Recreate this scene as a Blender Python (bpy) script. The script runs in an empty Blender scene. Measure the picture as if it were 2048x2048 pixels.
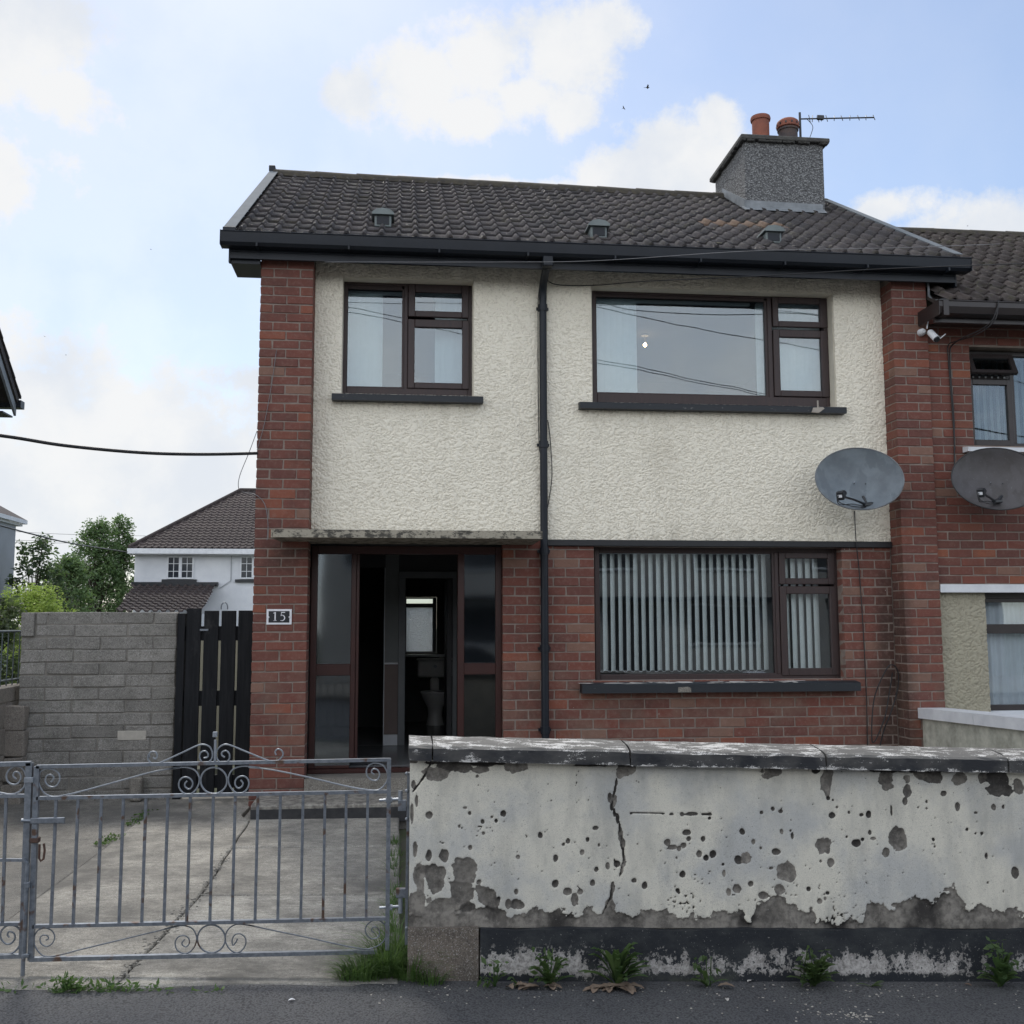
import bpy, math, random
import numpy as np
from mathutils import Vector, Matrix
R = math.radians
sc = bpy.context.scene
# ------------------------------------------------------------------ camera
F, PITCH, YAW, ROLL = 2088.0, 6.20, 6.17, -0.144      # focal length in photo pixels, degrees
CAM = Vector((0.0, -8.93, 1.6))
cam_data = bpy.data.cameras.new('camera'); cam = bpy.data.objects.new('camera', cam_data)
sc.collection.objects.link(cam); sc.camera = cam
_cy, _sy, _cp, _sp = math.cos(R(YAW)), math.sin(R(YAW)), math.cos(R(PITCH)), math.sin(R(PITCH))
_fw = Vector((_sy*_cp, _cy*_cp, _sp)); _ri = Vector((_cy, -_sy, 0)); _up = _ri.cross(_fw)
_c, _s = math.cos(R(ROLL)), math.sin(R(ROLL))
_ri, _up = _c*_ri + _s*_up, -_s*_ri + _c*_up
M = Matrix((( _ri.x, _up.x, -_fw.x, CAM.x), (_ri.y, _up.y, -_fw.y, CAM.y), (_ri.z, _up.z, -_fw.z, CAM.z), (0,0,0,1)))
cam.matrix_world = M
cam_data.sensor_width = 36; cam_data.lens = 36*F/2048; cam_data.clip_end = 2000; cam_data.clip_start = 0.05
def ray(px, py): return (_fw*F + _ri*(px-1024) - _up*(py-1024)).normalized()
def P(px, py, Y):                                    # photo pixel -> point on the vertical plane Y
    d = ray(px, py); t = (Y-CAM.y)/d.y
    return CAM + d*t
def G(px, py, z):                                    # photo pixel -> point on the level plane z
    d = ray(px, py); t = (z-CAM.z)/d.z
    return CAM + d*t
# ------------------------------------------------------------------ world
SUN_AZ, SUN_EL = -14.0, 50.0                         # degrees left of straight ahead (+Y), above the horizon
world = bpy.data.worlds.new('World'); sc.world = world; world.use_nodes = True
wt = world.node_tree; wt.nodes.clear()
def wn(t, **k):
    n = wt.nodes.new(t)
    for a, b in k.items(): setattr(n, a, b)
    return n
def wl(a, b): wt.links.new(a, b)
def wmath(op, a, b=None, c=None, clamp=False):
    n = wn('ShaderNodeMath', operation=op, use_clamp=clamp)
    for i, s in enumerate((a, b, c)):
        if s is None: continue
        if isinstance(s, (int, float)): n.inputs[i].default_value = s
        else: wl(s, n.inputs[i])
    return n.outputs[0]
sky = wn('ShaderNodeTexSky', sky_type='NISHITA', sun_disc=False)
sky.sun_elevation = R(SUN_EL); sky.sun_rotation = R(SUN_AZ); sky.altitude = 50; sky.air_density = 1.0; sky.dust_density = 0.6; sky.ozone_density = 1.5
tc = wn('ShaderNodeTexCoord'); dirv = tc.outputs['Generated']
def wnoise(scale, detail, rough=0.5, off=(0,0,0)):
    m = wn('ShaderNodeMapping'); m.inputs['Location'].default_value = off; wl(dirv, m.inputs[0])
    n = wn('ShaderNodeTexNoise'); n.inputs['Scale'].default_value = scale; n.inputs['Detail'].default_value = detail; n.inputs['Roughness'].default_value = rough
    wl(m.outputs[0], n.inputs['Vector']); return n.outputs[0]
n_big = wnoise(7, 7, .55, (3.1,.4,1.2)); n_fine = wnoise(24, 10, .68, (.7,2.2,.1)); n_all = wnoise(2.2, 6, .55, (1.7,5.2,.3)); n_cl = wnoise(9, 5, .5, (9.1,4.4,7.2))
# the clouds seen from the street: soft lobes at sky directions (azimuth/elevation via photo direction), noise-edged
CL = [(700,190,85,62,1.),(840,165,130,92,1.),(985,110,150,110,1.),(1120,110,140,120,1.),(1190,60,95,70,1.),(1130,215,90,70,.8),(930,230,170,55,.9),(1060,190,170,70,.9),
      (1240,345,120,65,1.),(1350,300,130,90,1.),(1430,235,62,62,.9),(1400,370,220,60,1.),(1000,370,420,34,.55),
      (-20,120,170,130,1.),(110,190,150,75,.9),(60,60,160,90,1.),(-60,330,200,120,.9),
      (60,760,260,150,.7),(300,930,420,210,1.),(60,1020,420,260,1.),(500,760,200,60,.45),(1500,1050,700,240,.6),(1950,470,300,95,.55),(1760,420,160,50,.5)]
acc = None
for (px, py, rx, ry, w) in CL:
    d = ray(px, py); v = Vector((0,0,1)); u = d.cross(v).normalized(); v = u.cross(d).normalized()
    mp = wn('ShaderNodeMapping', vector_type='TEXTURE'); wl(dirv, mp.inputs[0]); mp.inputs['Location'].default_value = d
    mp.inputs['Rotation'].default_value = Matrix((u, v, -d)).transposed().to_euler(); mp.inputs['Scale'].default_value = (rx/F, ry/F, .9)
    ln = wn('ShaderNodeVectorMath', operation='LENGTH'); wl(mp.outputs[0], ln.inputs[0])
    val = wmath('SUBTRACT', 1.0+(w-1.0)*.6, ln.outputs['Value'])
    acc = val if acc is None else wmath('MAXIMUM', acc, val)
acc = wmath('MAXIMUM', acc, -.6)
edge = wmath('ADD', wmath('MULTIPLY', wmath('SUBTRACT', n_big, .5), 1.5), wmath('MULTIPLY', wmath('SUBTRACT', n_fine, .5), 1.6))
mr = wn('ShaderNodeMapRange', interpolation_type='SMOOTHSTEP'); wl(wmath('ADD', acc, edge), mr.inputs[0])
mr.inputs[1].default_value = -.26; mr.inputs[2].default_value = .50
# the rest of the sky carries the same broken cloud
sx = wn('ShaderNodeSeparateXYZ'); wl(dirv, sx.inputs[0])
ga = wn('ShaderNodeMapRange', interpolation_type='SMOOTHSTEP'); wl(n_all, ga.inputs[0]); ga.inputs[1].default_value = .41; ga.inputs[2].default_value = .58
vf = wn('ShaderNodeVectorMath', operation='DOT_PRODUCT'); wl(dirv, vf.inputs[0]); vf.inputs[1].default_value = _fw
outv = wn('ShaderNodeMapRange', interpolation_type='SMOOTHSTEP'); wl(vf.outputs['Value'], outv.inputs[0]); outv.inputs[1].default_value = .80; outv.inputs[2].default_value = .60
cloud = wmath('MAXIMUM', mr.outputs[0], wmath('MULTIPLY', wmath('MULTIPLY', ga.outputs[0], outv.outputs[0]), .95))
# thin white veil, thicker low down and to the left (towards the sun's side)
veil = wmath('SUBTRACT', wmath('SUBTRACT', .50, wmath('MULTIPLY', sx.outputs[0], .42)), wmath('MULTIPLY', wmath('ABSOLUTE', sx.outputs[2]), .30), None, True)
veil = wmath('ADD', veil, wmath('MULTIPLY', wmath('SUBTRACT', n_big, .5), .25), None, True)
cloudy = wmath('MAXIMUM', cloud, wmath('MULTIPLY', veil, 1.0))
SKY_S = 0.12
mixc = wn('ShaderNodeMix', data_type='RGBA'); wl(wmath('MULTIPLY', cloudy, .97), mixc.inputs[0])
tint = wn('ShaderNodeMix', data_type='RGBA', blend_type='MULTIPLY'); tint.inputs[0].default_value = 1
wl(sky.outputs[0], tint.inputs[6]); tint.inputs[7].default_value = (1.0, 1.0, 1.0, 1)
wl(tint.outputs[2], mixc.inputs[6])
csh = wn('ShaderNodeMapRange', interpolation_type='SMOOTHSTEP'); wl(wmath('ADD', wmath('MULTIPLY', n_cl, .75), wmath('MULTIPLY', n_fine, .25)), csh.inputs[0]); csh.inputs[1].default_value = .36; csh.inputs[2].default_value = .60
cc = wn('ShaderNodeMix', data_type='RGBA'); wl(csh.outputs[0], cc.inputs[0]); cc.inputs[6].default_value = (4.75, 4.98, 5.32, 1); cc.inputs[7].default_value = (5.60, 5.62, 5.62, 1)
# clouds behind the camera: front-lit, and brightened further to light the shaded facade
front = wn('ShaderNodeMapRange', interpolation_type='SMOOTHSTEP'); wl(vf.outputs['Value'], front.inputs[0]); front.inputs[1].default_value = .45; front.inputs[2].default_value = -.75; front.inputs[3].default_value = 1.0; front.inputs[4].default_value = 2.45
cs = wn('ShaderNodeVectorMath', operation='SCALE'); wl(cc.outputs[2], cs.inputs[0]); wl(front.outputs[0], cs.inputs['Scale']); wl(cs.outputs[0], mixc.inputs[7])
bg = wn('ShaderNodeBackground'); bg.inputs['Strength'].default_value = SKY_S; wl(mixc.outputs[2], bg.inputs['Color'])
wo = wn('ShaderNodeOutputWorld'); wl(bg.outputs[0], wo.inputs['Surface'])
sd = bpy.data.lights.new('sun', 'SUN'); sd.energy = 1.6; sd.angle = R(12); sd.color = (1.0, .95, .87)
sun = bpy.data.objects.new('sun', sd); sc.collection.objects.link(sun)
sdir = Vector((math.sin(R(SUN_AZ))*math.cos(R(SUN_EL)), math.cos(R(SUN_AZ))*math.cos(R(SUN_EL)), math.sin(R(SUN_EL))))
sun.rotation_euler = sdir.to_track_quat('Z', 'Y').to_euler(); sun.location = (0, 0, 20)
sc.view_settings.view_transform = 'Standard'; sc.view_settings.look = 'None'; sc.view_settings.gamma = 1
sc.view_settings.exposure = 0.45
sc.render.engine = 'CYCLES'; sc.cycles.max_bounces = 6; sc.cycles.diffuse_bounces = 3; sc.cycles.glossy_bounces = 3; sc.cycles.transparent_max_bounces = 16
# ------------------------------------------------------------------ mesh helpers
rnd = random.Random(7)
COL = sc.collection
def tag(o, label=None, cat=None, group=None, kind=None):
    if label: o['label'] = label
    if cat: o['category'] = cat
    if group: o['group'] = group
    if kind: o['kind'] = kind
    return o
def empty(name, loc, label, cat, group=None):
    o = bpy.data.objects.new(name, None); COL.objects.link(o); o.location = loc; o.empty_display_size = .2
    return tag(o, label, cat, group)
def link(o, parent=None):
    COL.objects.link(o); wpos = o.location.copy()
    if parent is not None:
        o.parent = parent; o.matrix_parent_inverse = Matrix.Translation(-ORI[parent.name])
    ORI[o.name] = wpos
    return o
ORI = {}
_empty = empty
def empty(name, loc, label, cat, group=None):
    o = _empty(name, loc, label, cat, group); ORI[o.name] = Vector(loc); return o
def lin(c): return tuple(((x/255)/12.92 if x/255 <= .04045 else ((x/255+.055)/1.055)**2.4) for x in c)
class MB:
    def __init__(s): s.v = []; s.f = []; s.t = []; s.tone = 0.5
    def add(s, vs, fs, M=None):
        b = len(s.v)
        for p in vs:
            p = Vector(p)
            if M is not None: p = M @ p
            s.v.append(tuple(p)); s.t.append(s.tone)
        s.f += [tuple(i+b for i in f) for f in fs]
        return s
    def box(s, x0, x1, y0, y1, z0, z1, bev=0, jit=0, M=None, r=rnd):
        if bev <= 0:
            v = [(x,y,z) for z in (z0,z1) for y in (y0,y1) for x in (x0,x1)]
            if jit: v = [(a+r.uniform(-jit,jit), b+r.uniform(-jit,jit), c+r.uniform(-jit,jit)) for a,b,c in v]
            return s.add(v, [(0,2,3,1),(4,5,7,6),(0,1,5,4),(2,6,7,3),(0,4,6,2),(1,3,7,5)], M)
        v = []; idx = {}
        for i,x in enumerate((x0,x1)):
            for j,y in enumerate((y0,y1)):
                for k,z in enumerate((z0,z1)):
                    jj = [r.uniform(-jit,jit) for _ in range(3)] if jit else (0,0,0)
                    sx, sy, sz = (1,-1)[i], (1,-1)[j], (1,-1)[k]
                    for a in range(3):
                        p = [x+sx*bev, y+sy*bev, z+sz*bev]; p[a] = (x,y,z)[a]
                        idx[i,j,k,a] = len(v); v.append((p[0]+jj[0], p[1]+jj[1], p[2]+jj[2]))
        f = []
        def q(l, n):
            pts = [Vector(v[i]) for i in l]; nn = (pts[1]-pts[0]).cross(pts[2]-pts[0])
            f.append(tuple(l) if nn.dot(Vector(n)) > 0 else tuple(reversed(l)))
        for a in range(3):
            b, c = (a+1)%3, (a+2)%3
            for e in (0,1):
                l = []
                for (m,n) in ((0,0),(1,0),(1,1),(0,1)):
                    k = [0,0,0]; k[a]=e; k[b]=m; k[c]=n; l.append(idx[k[0],k[1],k[2],a])
                nv = [0,0,0]; nv[a] = 1 if e else -1; q(l, nv)
            for m in (0,1):
                for n in (0,1):
                    k0=[0,0,0]; k1=[0,0,0]; k0[a]=0;k1[a]=1
                    for k in (k0,k1): k[b]=m; k[c]=n
                    nv=[0,0,0]; nv[b]=1 if m else -1; nv[c]=1 if n else -1
                    q([idx[(*k0,b)], idx[(*k1,b)], idx[(*k1,c)], idx[(*k0,c)]], nv)
        for i in (0,1):
            for j in (0,1):
                for k in (0,1):
                    q([idx[i,j,k,0],idx[i,j,k,1],idx[i,j,k,2]], ((-1,1)[i],(-1,1)[j],(-1,1)[k]))
        return s.add(v, f, M)
    def tube(s, pts, r, n=8, closed=False, cap=True):
        pts = [Vector(p) for p in pts]; m = len(pts); rings = []
        rr = r if hasattr(r, '__len__') else [r]*m
        up = Vector((0,1,0)); b0 = len(s.v); prev = None
        for i, p in enumerate(pts):
            if closed: t = pts[(i+1)%m]-pts[(i-1)%m]
            else: t = pts[min(i+1,m-1)]-pts[max(i-1,0)]
            t = t.normalized() if t.length > 1e-9 else Vector((0,0,1))
            if prev is None:
                a = up if abs(t.dot(up)) < .95 else Vector((1,0,0))
                u = t.cross(a).normalized()
            else: u = (prev - t*prev.dot(t)).normalized()
            prev = u; w = t.cross(u)
            for k in range(n):
                an = 2*math.pi*k/n
                q = p + u*math.cos(an)*rr[i] + w*math.sin(an)*rr[i]; s.v.append(tuple(q)); s.t.append(s.tone)
        for i in range(m if closed else m-1):
            j = (i+1)%m
            for k in range(n):
                l = (k+1)%n; s.f.append((b0+i*n+k, b0+j*n+k, b0+j*n+l, b0+i*n+l)[::-1])
        if cap and not closed:
            s.f.append(tuple(b0+k for k in range(n))); s.f.append(tuple(b0+(m-1)*n+k for k in reversed(range(n))))
        return s
    def lathe(s, prof, n=24, M=None, cap=True):
        vs = []; fs = []
        for (r_, z) in prof:
            for k in range(n):
                a = 2*math.pi*k/n; vs.append((r_*math.cos(a), r_*math.sin(a), z))
        for i in range(len(prof)-1):
            for k in range(n):
                l = (k+1)%n; fs.append((i*n+k, i*n+l, (i+1)*n+l, (i+1)*n+k))
        if cap:
            fs.append(tuple(reversed(range(n)))); fs.append(tuple((len(prof)-1)*n+k for k in range(n)))
        return s.add(vs, fs, M)
    def prism(s, poly, axis, a, b, M=None):
        """poly: 2D points in the plane normal to axis (x: (y,z), y: (x,z), z: (x,y)), extruded from a to b"""
        def pt(p, t): return {'x': (t,p[0],p[1]), 'y': (p[0],t,p[1]), 'z': (p[0],p[1],t)}[axis]
        n = len(poly); area = sum(poly[i][0]*poly[(i+1)%n][1]-poly[(i+1)%n][0]*poly[i][1] for i in range(n))
        flip = (area > 0) == (axis != 'y')
        pl = list(poly) if flip else list(reversed(poly))
        vs = [pt(p,a) for p in pl]+[pt(p,b) for p in pl]
        fs = [tuple(reversed(range(n))), tuple(range(n,2*n))]+[(i,(i+1)%n,(i+1)%n+n,i+n) for i in range(n)]
        return s.add(vs, fs, M)
    def build(s, name, mat, parent=None, smooth=False, label=None, cat=None, group=None, kind=None, loc=None):
        me = s.mesh(name, mat, smooth, loc if loc is not None else s.centre(parent is None))
        o = bpy.data.objects.new(name, me); o.location = s.c
        link(o, parent); return tag(o, label, cat, group, kind)
    def centre(s, base):
        a = np.array(s.v); lo, hi = a.min(0), a.max(0); c = (lo+hi)/2
        if base: c[2] = lo[2]
        return Vector(c.tolist())
    def mesh(s, name, mat, smooth, c):
        s.c = Vector(c)
        me = bpy.data.meshes.new(name); me.from_pydata([(a-c[0], b-c[1], d-c[2]) for a,b,d in s.v], [], s.f)
        if mat: me.materials.append(mat)
        at = me.attributes.new('tone', 'FLOAT', 'POINT'); at.data.foreach_set('value', s.t)
        if smooth:
            me.polygons.foreach_set('use_smooth', [True]*len(me.polygons))
            if smooth != 'all':
                try: me.set_sharp_from_angle(angle=R(40))
                except Exception: pass
        me.update(); return me
def spline(pts, k=6, closed=False):
    pts = [Vector(p) for p in pts]; n = len(pts); out = []
    for i in range(n if closed else n-1):
        p0, p1, p2, p3 = (pts[(i-1)%n], pts[i], pts[(i+1)%n], pts[(i+2)%n]) if closed else (pts[max(i-1,0)], pts[i], pts[i+1], pts[min(i+2,n-1)])
        for j in range(k):
            t = j/k
            out.append(.5*((2*p1)+(p2-p0)*t+(2*p0-5*p1+4*p2-p3)*t*t+(3*p1-p0-3*p2+p3)*t*t*t))
    if not closed: out.append(pts[-1])
    return out
def instance(me, name, loc, rot, parent, **k):
    o = bpy.data.objects.new(name, me); o.location = loc; o.rotation_euler = rot
    link(o, parent); return tag(o, **k)
# ------------------------------------------------------------------ material helpers
class NM:
    def __init__(s, name):
        s.m = bpy.data.materials.new(name); s.m.use_nodes = True; s.t = s.m.node_tree; s.t.nodes.clear()
        s.out = s.n('ShaderNodeOutputMaterial'); s.b = s.n('ShaderNodeBsdfPrincipled'); s.l(s.b.outputs[0], s.out.inputs[0])
        s.p = s.n('ShaderNodeNewGeometry').outputs['Position']
    def n(s, t, **k):
        x = s.t.nodes.new(t)
        for a,b in k.items(): setattr(x,a,b)
        return x
    def l(s, a, b): s.t.links.new(a, b)
    def put(s, sock, v):
        if isinstance(v, (int,float)): sock.default_value = v
        elif isinstance(v, (tuple,list)): sock.default_value = (*v,1) if (len(v)==3 and len(sock.default_value)==4) else v
        else: s.l(v, sock)
    def math(s, op, a, b=0, clamp=False):
        x = s.n('ShaderNodeMath', operation=op, use_clamp=clamp); s.put(x.inputs[0],a); s.put(x.inputs[1],b); return x.outputs[0]
    def map(s, scale=(1,1,1), loc=(0,0,0), rot=(0,0,0), vec=None):
        x = s.n('ShaderNodeMapping'); s.l(vec or s.p, x.inputs[0]); x.inputs['Scale'].default_value = scale; x.inputs['Location'].default_value = loc; x.inputs['Rotation'].default_value = rot; return x.outputs[0]
    def noise(s, scale, detail=4, rough=.55, vec=None, dist=0):
        x = s.n('ShaderNodeTexNoise'); x.inputs['Scale'].default_value = scale; x.inputs['Detail'].default_value = detail; x.inputs['Roughness'].default_value = rough; x.inputs['Distortion'].default_value = dist
        s.l(vec or s.p, x.inputs['Vector']); return x.outputs[0]
    def vor(s, scale, feat='F1', vec=None, rand=1):
        x = s.n('ShaderNodeTexVoronoi', feature=feat); x.inputs['Scale'].default_value = scale; x.inputs['Randomness'].default_value = rand; s.l(vec or s.p, x.inputs['Vector']); return x.outputs[0]
    def rng(s, v, a, b, c=0, d=1, smooth=False):
        x = s.n('ShaderNodeMapRange'); x.interpolation_type = 'SMOOTHSTEP' if smooth else 'LINEAR'
        s.put(x.inputs[0], v)
        for i, q in enumerate((a,b,c,d)): x.inputs[i+1].default_value = q
        return x.outputs[0]
    def mix(s, a, b, f, mode='MIX'):
        x = s.n('ShaderNodeMix', data_type='RGBA', blend_type=mode); s.put(x.inputs[0], f); s.put(x.inputs[6], a); s.put(x.inputs[7], b); return x.outputs[2]
    def attr(s, name='tone'): return s.n('ShaderNodeAttribute', attribute_name=name).outputs['Fac']
    def xyz(s):
        x = s.n('ShaderNodeSeparateXYZ'); s.l(s.p, x.inputs[0]); return x.outputs
    def bump(s, h, strength=.5, dist=.01):
        x = s.n('ShaderNodeBump'); x.inputs['Strength'].default_value = strength; x.inputs['Distance'].default_value = dist; s.put(x.inputs['Height'], h)
        s.l(x.outputs[0], s.b.inputs['Normal']); return s
    def fin(s, col, rough=.8, metal=0, spec=None):
        s.put(s.b.inputs['Base Color'], col); s.put(s.b.inputs['Roughness'], rough); s.put(s.b.inputs['Metallic'], metal)
        if spec is not None: s.put(s.b.inputs['Specular IOR Level'], spec)
        return s.m
def worn(name, c1, c2, scale=6, rough=.7, bumps=.2, bscale=60, metal=0, spec=None, mixr=(.35,.7), bd=.003):
    m = NM(name); n = m.noise(scale, 6, .65); f = m.noise(bscale, 5, .65)
    m.bump(f, bumps, bd); return m.fin(m.mix(c1, c2, m.rng(n, *mixr)), rough, metal, spec)
# ------------------------------------------------------------------ materials
def brick_mat(name, ca, cb, cc, grime=.5, efflo=.25):
    m = NM(name); t = m.attr(); n1 = m.noise(26, 6, .7); n2 = m.noise(3.2, 5, .6); n3 = m.noise(120, 3, .7)
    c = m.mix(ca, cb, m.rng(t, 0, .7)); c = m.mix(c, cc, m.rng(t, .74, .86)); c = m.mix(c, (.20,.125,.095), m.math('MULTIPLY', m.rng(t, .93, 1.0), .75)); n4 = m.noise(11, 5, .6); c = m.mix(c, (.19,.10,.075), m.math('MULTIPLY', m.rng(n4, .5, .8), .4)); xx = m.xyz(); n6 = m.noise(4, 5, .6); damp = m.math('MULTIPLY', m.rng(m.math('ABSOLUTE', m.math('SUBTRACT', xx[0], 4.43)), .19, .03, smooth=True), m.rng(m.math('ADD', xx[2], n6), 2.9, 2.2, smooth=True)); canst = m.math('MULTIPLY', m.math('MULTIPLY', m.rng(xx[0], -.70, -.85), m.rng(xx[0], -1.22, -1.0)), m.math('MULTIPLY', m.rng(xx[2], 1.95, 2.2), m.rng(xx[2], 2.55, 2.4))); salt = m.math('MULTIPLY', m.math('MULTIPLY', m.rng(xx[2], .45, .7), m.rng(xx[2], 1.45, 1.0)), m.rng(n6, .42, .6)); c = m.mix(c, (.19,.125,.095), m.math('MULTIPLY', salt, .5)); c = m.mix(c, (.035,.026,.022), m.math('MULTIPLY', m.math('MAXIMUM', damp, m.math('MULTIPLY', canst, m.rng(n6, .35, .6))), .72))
    c = m.mix(c, (.30,.20,.165), m.math('MULTIPLY', m.rng(n1, .5, .75), efflo*1.5))
    c = m.mix(c, (.035,.03,.027), m.math('MULTIPLY', m.rng(n2, .48, .8, smooth=True), grime))
    c = m.mix(c, (.02,.014,.012), m.math('MULTIPLY', m.rng(n3, .60, .75), .55)); n5 = m.noise(75, 2, .5, m.map((1,1,.45), (3,1,7))); c = m.mix(c, (.6,.57,.52), m.math('MULTIPLY', m.rng(n5, .775, .79), .8))
    m.bump(m.math('ADD', n1, m.math('MULTIPLY', n3, .6)), .5, .004); return m.fin(c, .88)
BR_L = brick_mat('brick_dark_red', (.178,.060,.043), (.130,.050,.040), (.220,.073,.045))
BR_N = brick_mat('brick_orange_red', (.185,.060,.042), (.118,.048,.039), (.245,.084,.047), .35, .15)
MORT = worn('mortar', (.265,.215,.185), (.165,.13,.11), 9, .95, .5, 90)
def roughcast(name, a, b, grime):  # grime colour also goes into the coat's grooves, painted in as recess shade
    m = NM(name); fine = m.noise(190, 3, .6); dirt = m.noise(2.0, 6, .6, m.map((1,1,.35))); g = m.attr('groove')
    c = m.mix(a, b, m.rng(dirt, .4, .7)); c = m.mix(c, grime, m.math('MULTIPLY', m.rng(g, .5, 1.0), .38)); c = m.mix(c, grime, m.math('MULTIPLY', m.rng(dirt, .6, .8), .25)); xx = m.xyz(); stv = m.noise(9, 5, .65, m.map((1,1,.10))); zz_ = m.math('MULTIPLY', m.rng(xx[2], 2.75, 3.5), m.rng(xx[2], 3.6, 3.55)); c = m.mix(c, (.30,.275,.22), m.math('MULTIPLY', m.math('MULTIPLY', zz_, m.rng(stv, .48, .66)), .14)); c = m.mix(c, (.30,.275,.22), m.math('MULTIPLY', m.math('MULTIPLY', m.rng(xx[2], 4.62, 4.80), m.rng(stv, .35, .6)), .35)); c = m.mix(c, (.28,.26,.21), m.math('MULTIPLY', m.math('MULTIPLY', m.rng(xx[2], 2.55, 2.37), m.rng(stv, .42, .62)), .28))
    m.bump(fine, .5, .002); return m.fin(c, .92)
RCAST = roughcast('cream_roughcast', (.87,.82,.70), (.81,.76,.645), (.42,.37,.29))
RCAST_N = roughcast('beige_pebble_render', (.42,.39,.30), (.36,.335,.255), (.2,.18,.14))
SMOOTH = worn('cream_smooth_render', (.74,.69,.58), (.60,.56,.47), 5, .85, .15, 80)
DARKPLAS = worn('black_plastic', (.009,.012,.018), (.014,.018,.026), 3, .42, .03, 40, 0, .3)
DARKPLAS_B = worn('brown_plastic', (.018,.014,.015), (.028,.022,.022), 3, .35, .03, 40)
def tile_mat(name, base, alt, moss):
    m = NM(name); t = m.attr(); n1 = m.noise(14, 6, .65); n2 = m.noise(70, 5, .7); n3 = m.noise(1.8, 5, .6)
    c = m.mix(base, alt, t); c = m.mix(c, (.20,.18,.165), m.math('MULTIPLY', m.rng(n2, .55, .72), .6))
    c = m.mix(c, moss, m.math('MULTIPLY', m.rng(m.math('ADD', n1, m.math('MULTIPLY', n3, .6)), .82, 1.05), .7))
    m.bump(m.math('ADD', n1, n2), .8, .008); return m.fin(c, .82)
TILE = tile_mat('roof_tile_dark', (.042,.039,.043), (.068,.060,.062), (.066,.060,.040))
TILE_N = tile_mat('roof_tile_mossy', (.042,.034,.033), (.068,.054,.05), (.05,.055,.02))
TILE_F = tile_mat('roof_tile_brown', (.030,.021,.022), (.050,.036,.036), (.08,.072,.06))
TILE_O = worn('roof_tile_ochre', (.19,.13,.09), (.13,.09,.07), 14, .8, .4, 80)
LEAD = worn('lead_flashing', (.24,.26,.28), (.13,.145,.16), 8, .5, .3, 60)
VERGE = worn('grey_verge_plastic', (.13,.15,.17), (.10,.115,.13), 4, .9, .05, 60)
VENTG = worn('grey_vent_plastic', (.16,.19,.19), (.11,.13,.135), 5, .5, .1, 60)
def pebble(name, a, b):
    m = NM(name); v = m.vor(48); n = m.noise(40, 5, .7); c = m.mix(a, b, m.rng(v, .1, .6)); c = m.mix(c, (.04,.04,.042), m.math('MULTIPLY', m.rng(n, .5, .36), .7)); c = m.mix(c, (.30,.31,.31), m.rng(n, .6, .75))
    m.bump(m.math('ADD', m.math('SUBTRACT', 1, v), n), 1.0, .02); return m.fin(c, .9)
CHIM = pebble('grey_pebbledash', (.36,.365,.37), (.13,.132,.136))
TERRA = worn('terracotta', (.26,.085,.05), (.17,.06,.042), 12, .75, .2, 70)
TERRA_D = worn('terracotta_sooty', (.05,.045,.05), (.09,.06,.05), 12, .8, .2, 70)
def conc(name, a, b, dark, moss=0.0, bumpd=.004, scale=3.0, tone_=.35, brush=0):
    m = NM(name); n = m.noise(scale, 7, .65); f = m.noise(180, 4, .7); g = m.noise(28, 6, .7); t = m.attr()
    c = m.mix(a, b, m.rng(n, .35, .65)); c = m.mix(c, dark, m.math('MULTIPLY', m.rng(g, .5, .75), .6))
    c = m.mix(c, m.mix(c, (1,1,1), .55), m.math('MULTIPLY', m.rng(f, .55, .66), .65)); f2 = m.noise(75, 3, .7); c = m.mix(c, m.mix(c, (0,0,0), .6), m.math('MULTIPLY', m.rng(f2, .52, .68), .6))
    c = m.mix(c, (.03,.03,.028), m.math('MULTIPLY', m.rng(f, .45, .34), .6))
    c = m.mix(m.mix(c, (0,0,0), tone_), c, t)
    if moss: c = m.mix(c, (.06,.09,.03), m.math('MULTIPLY', m.rng(m.noise(5,5), .58, .72), moss))
    if brush:
        br_ = m.noise(26, 5, .7, m.map((.35,1.6,1), rot=(0,0,.12))); pt = m.noise(1.3, 6, .68); c = m.mix(c, (.12,.115,.105), m.math('MULTIPLY', m.rng(br_, .48, .7), .6*brush)); c = m.mix(c, (.10,.096,.088), m.math('MULTIPLY', m.rng(pt, .44, .62), .9*brush)); c = m.mix(c, (.60,.585,.55), m.math('MULTIPLY', m.rng(br_, .36, .26), .5*brush)); g = br_
    m.bump(m.math('ADD', f, m.math('MULTIPLY', g, 1.2)), .6, bumpd); return m.fin(c, .9)
CONC = conc('driveway_concrete', (.46,.44,.39), (.27,.26,.235), (.11,.105,.095), bumpd=.008, scale=4.5, tone_=-.0, brush=1)
CONC2 = conc('plain_concrete', (.30,.275,.235), (.20,.185,.16), (.10,.09,.08), scale=5)
CONC_D = conc('driveway_concrete_dark', (.27,.255,.225), (.15,.143,.128), (.06,.058,.052), bumpd=.008, scale=4.5, tone_=0, brush=.7)
CONC_M = conc('driveway_concrete_grey', (.42,.395,.345), (.24,.228,.20), (.10,.095,.085), bumpd=.008, scale=4.5, tone_=0, brush=.9)
BLOCK = conc('grey_concrete_block', (.32,.305,.28), (.20,.19,.172), (.06,.055,.05), .12, scale=4, bumpd=.008, tone_=.2)
BLOCK_L = conc('worn_block_wall', (.42,.375,.32), (.30,.265,.23), (.09,.08,.07), .1, scale=3)
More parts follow.
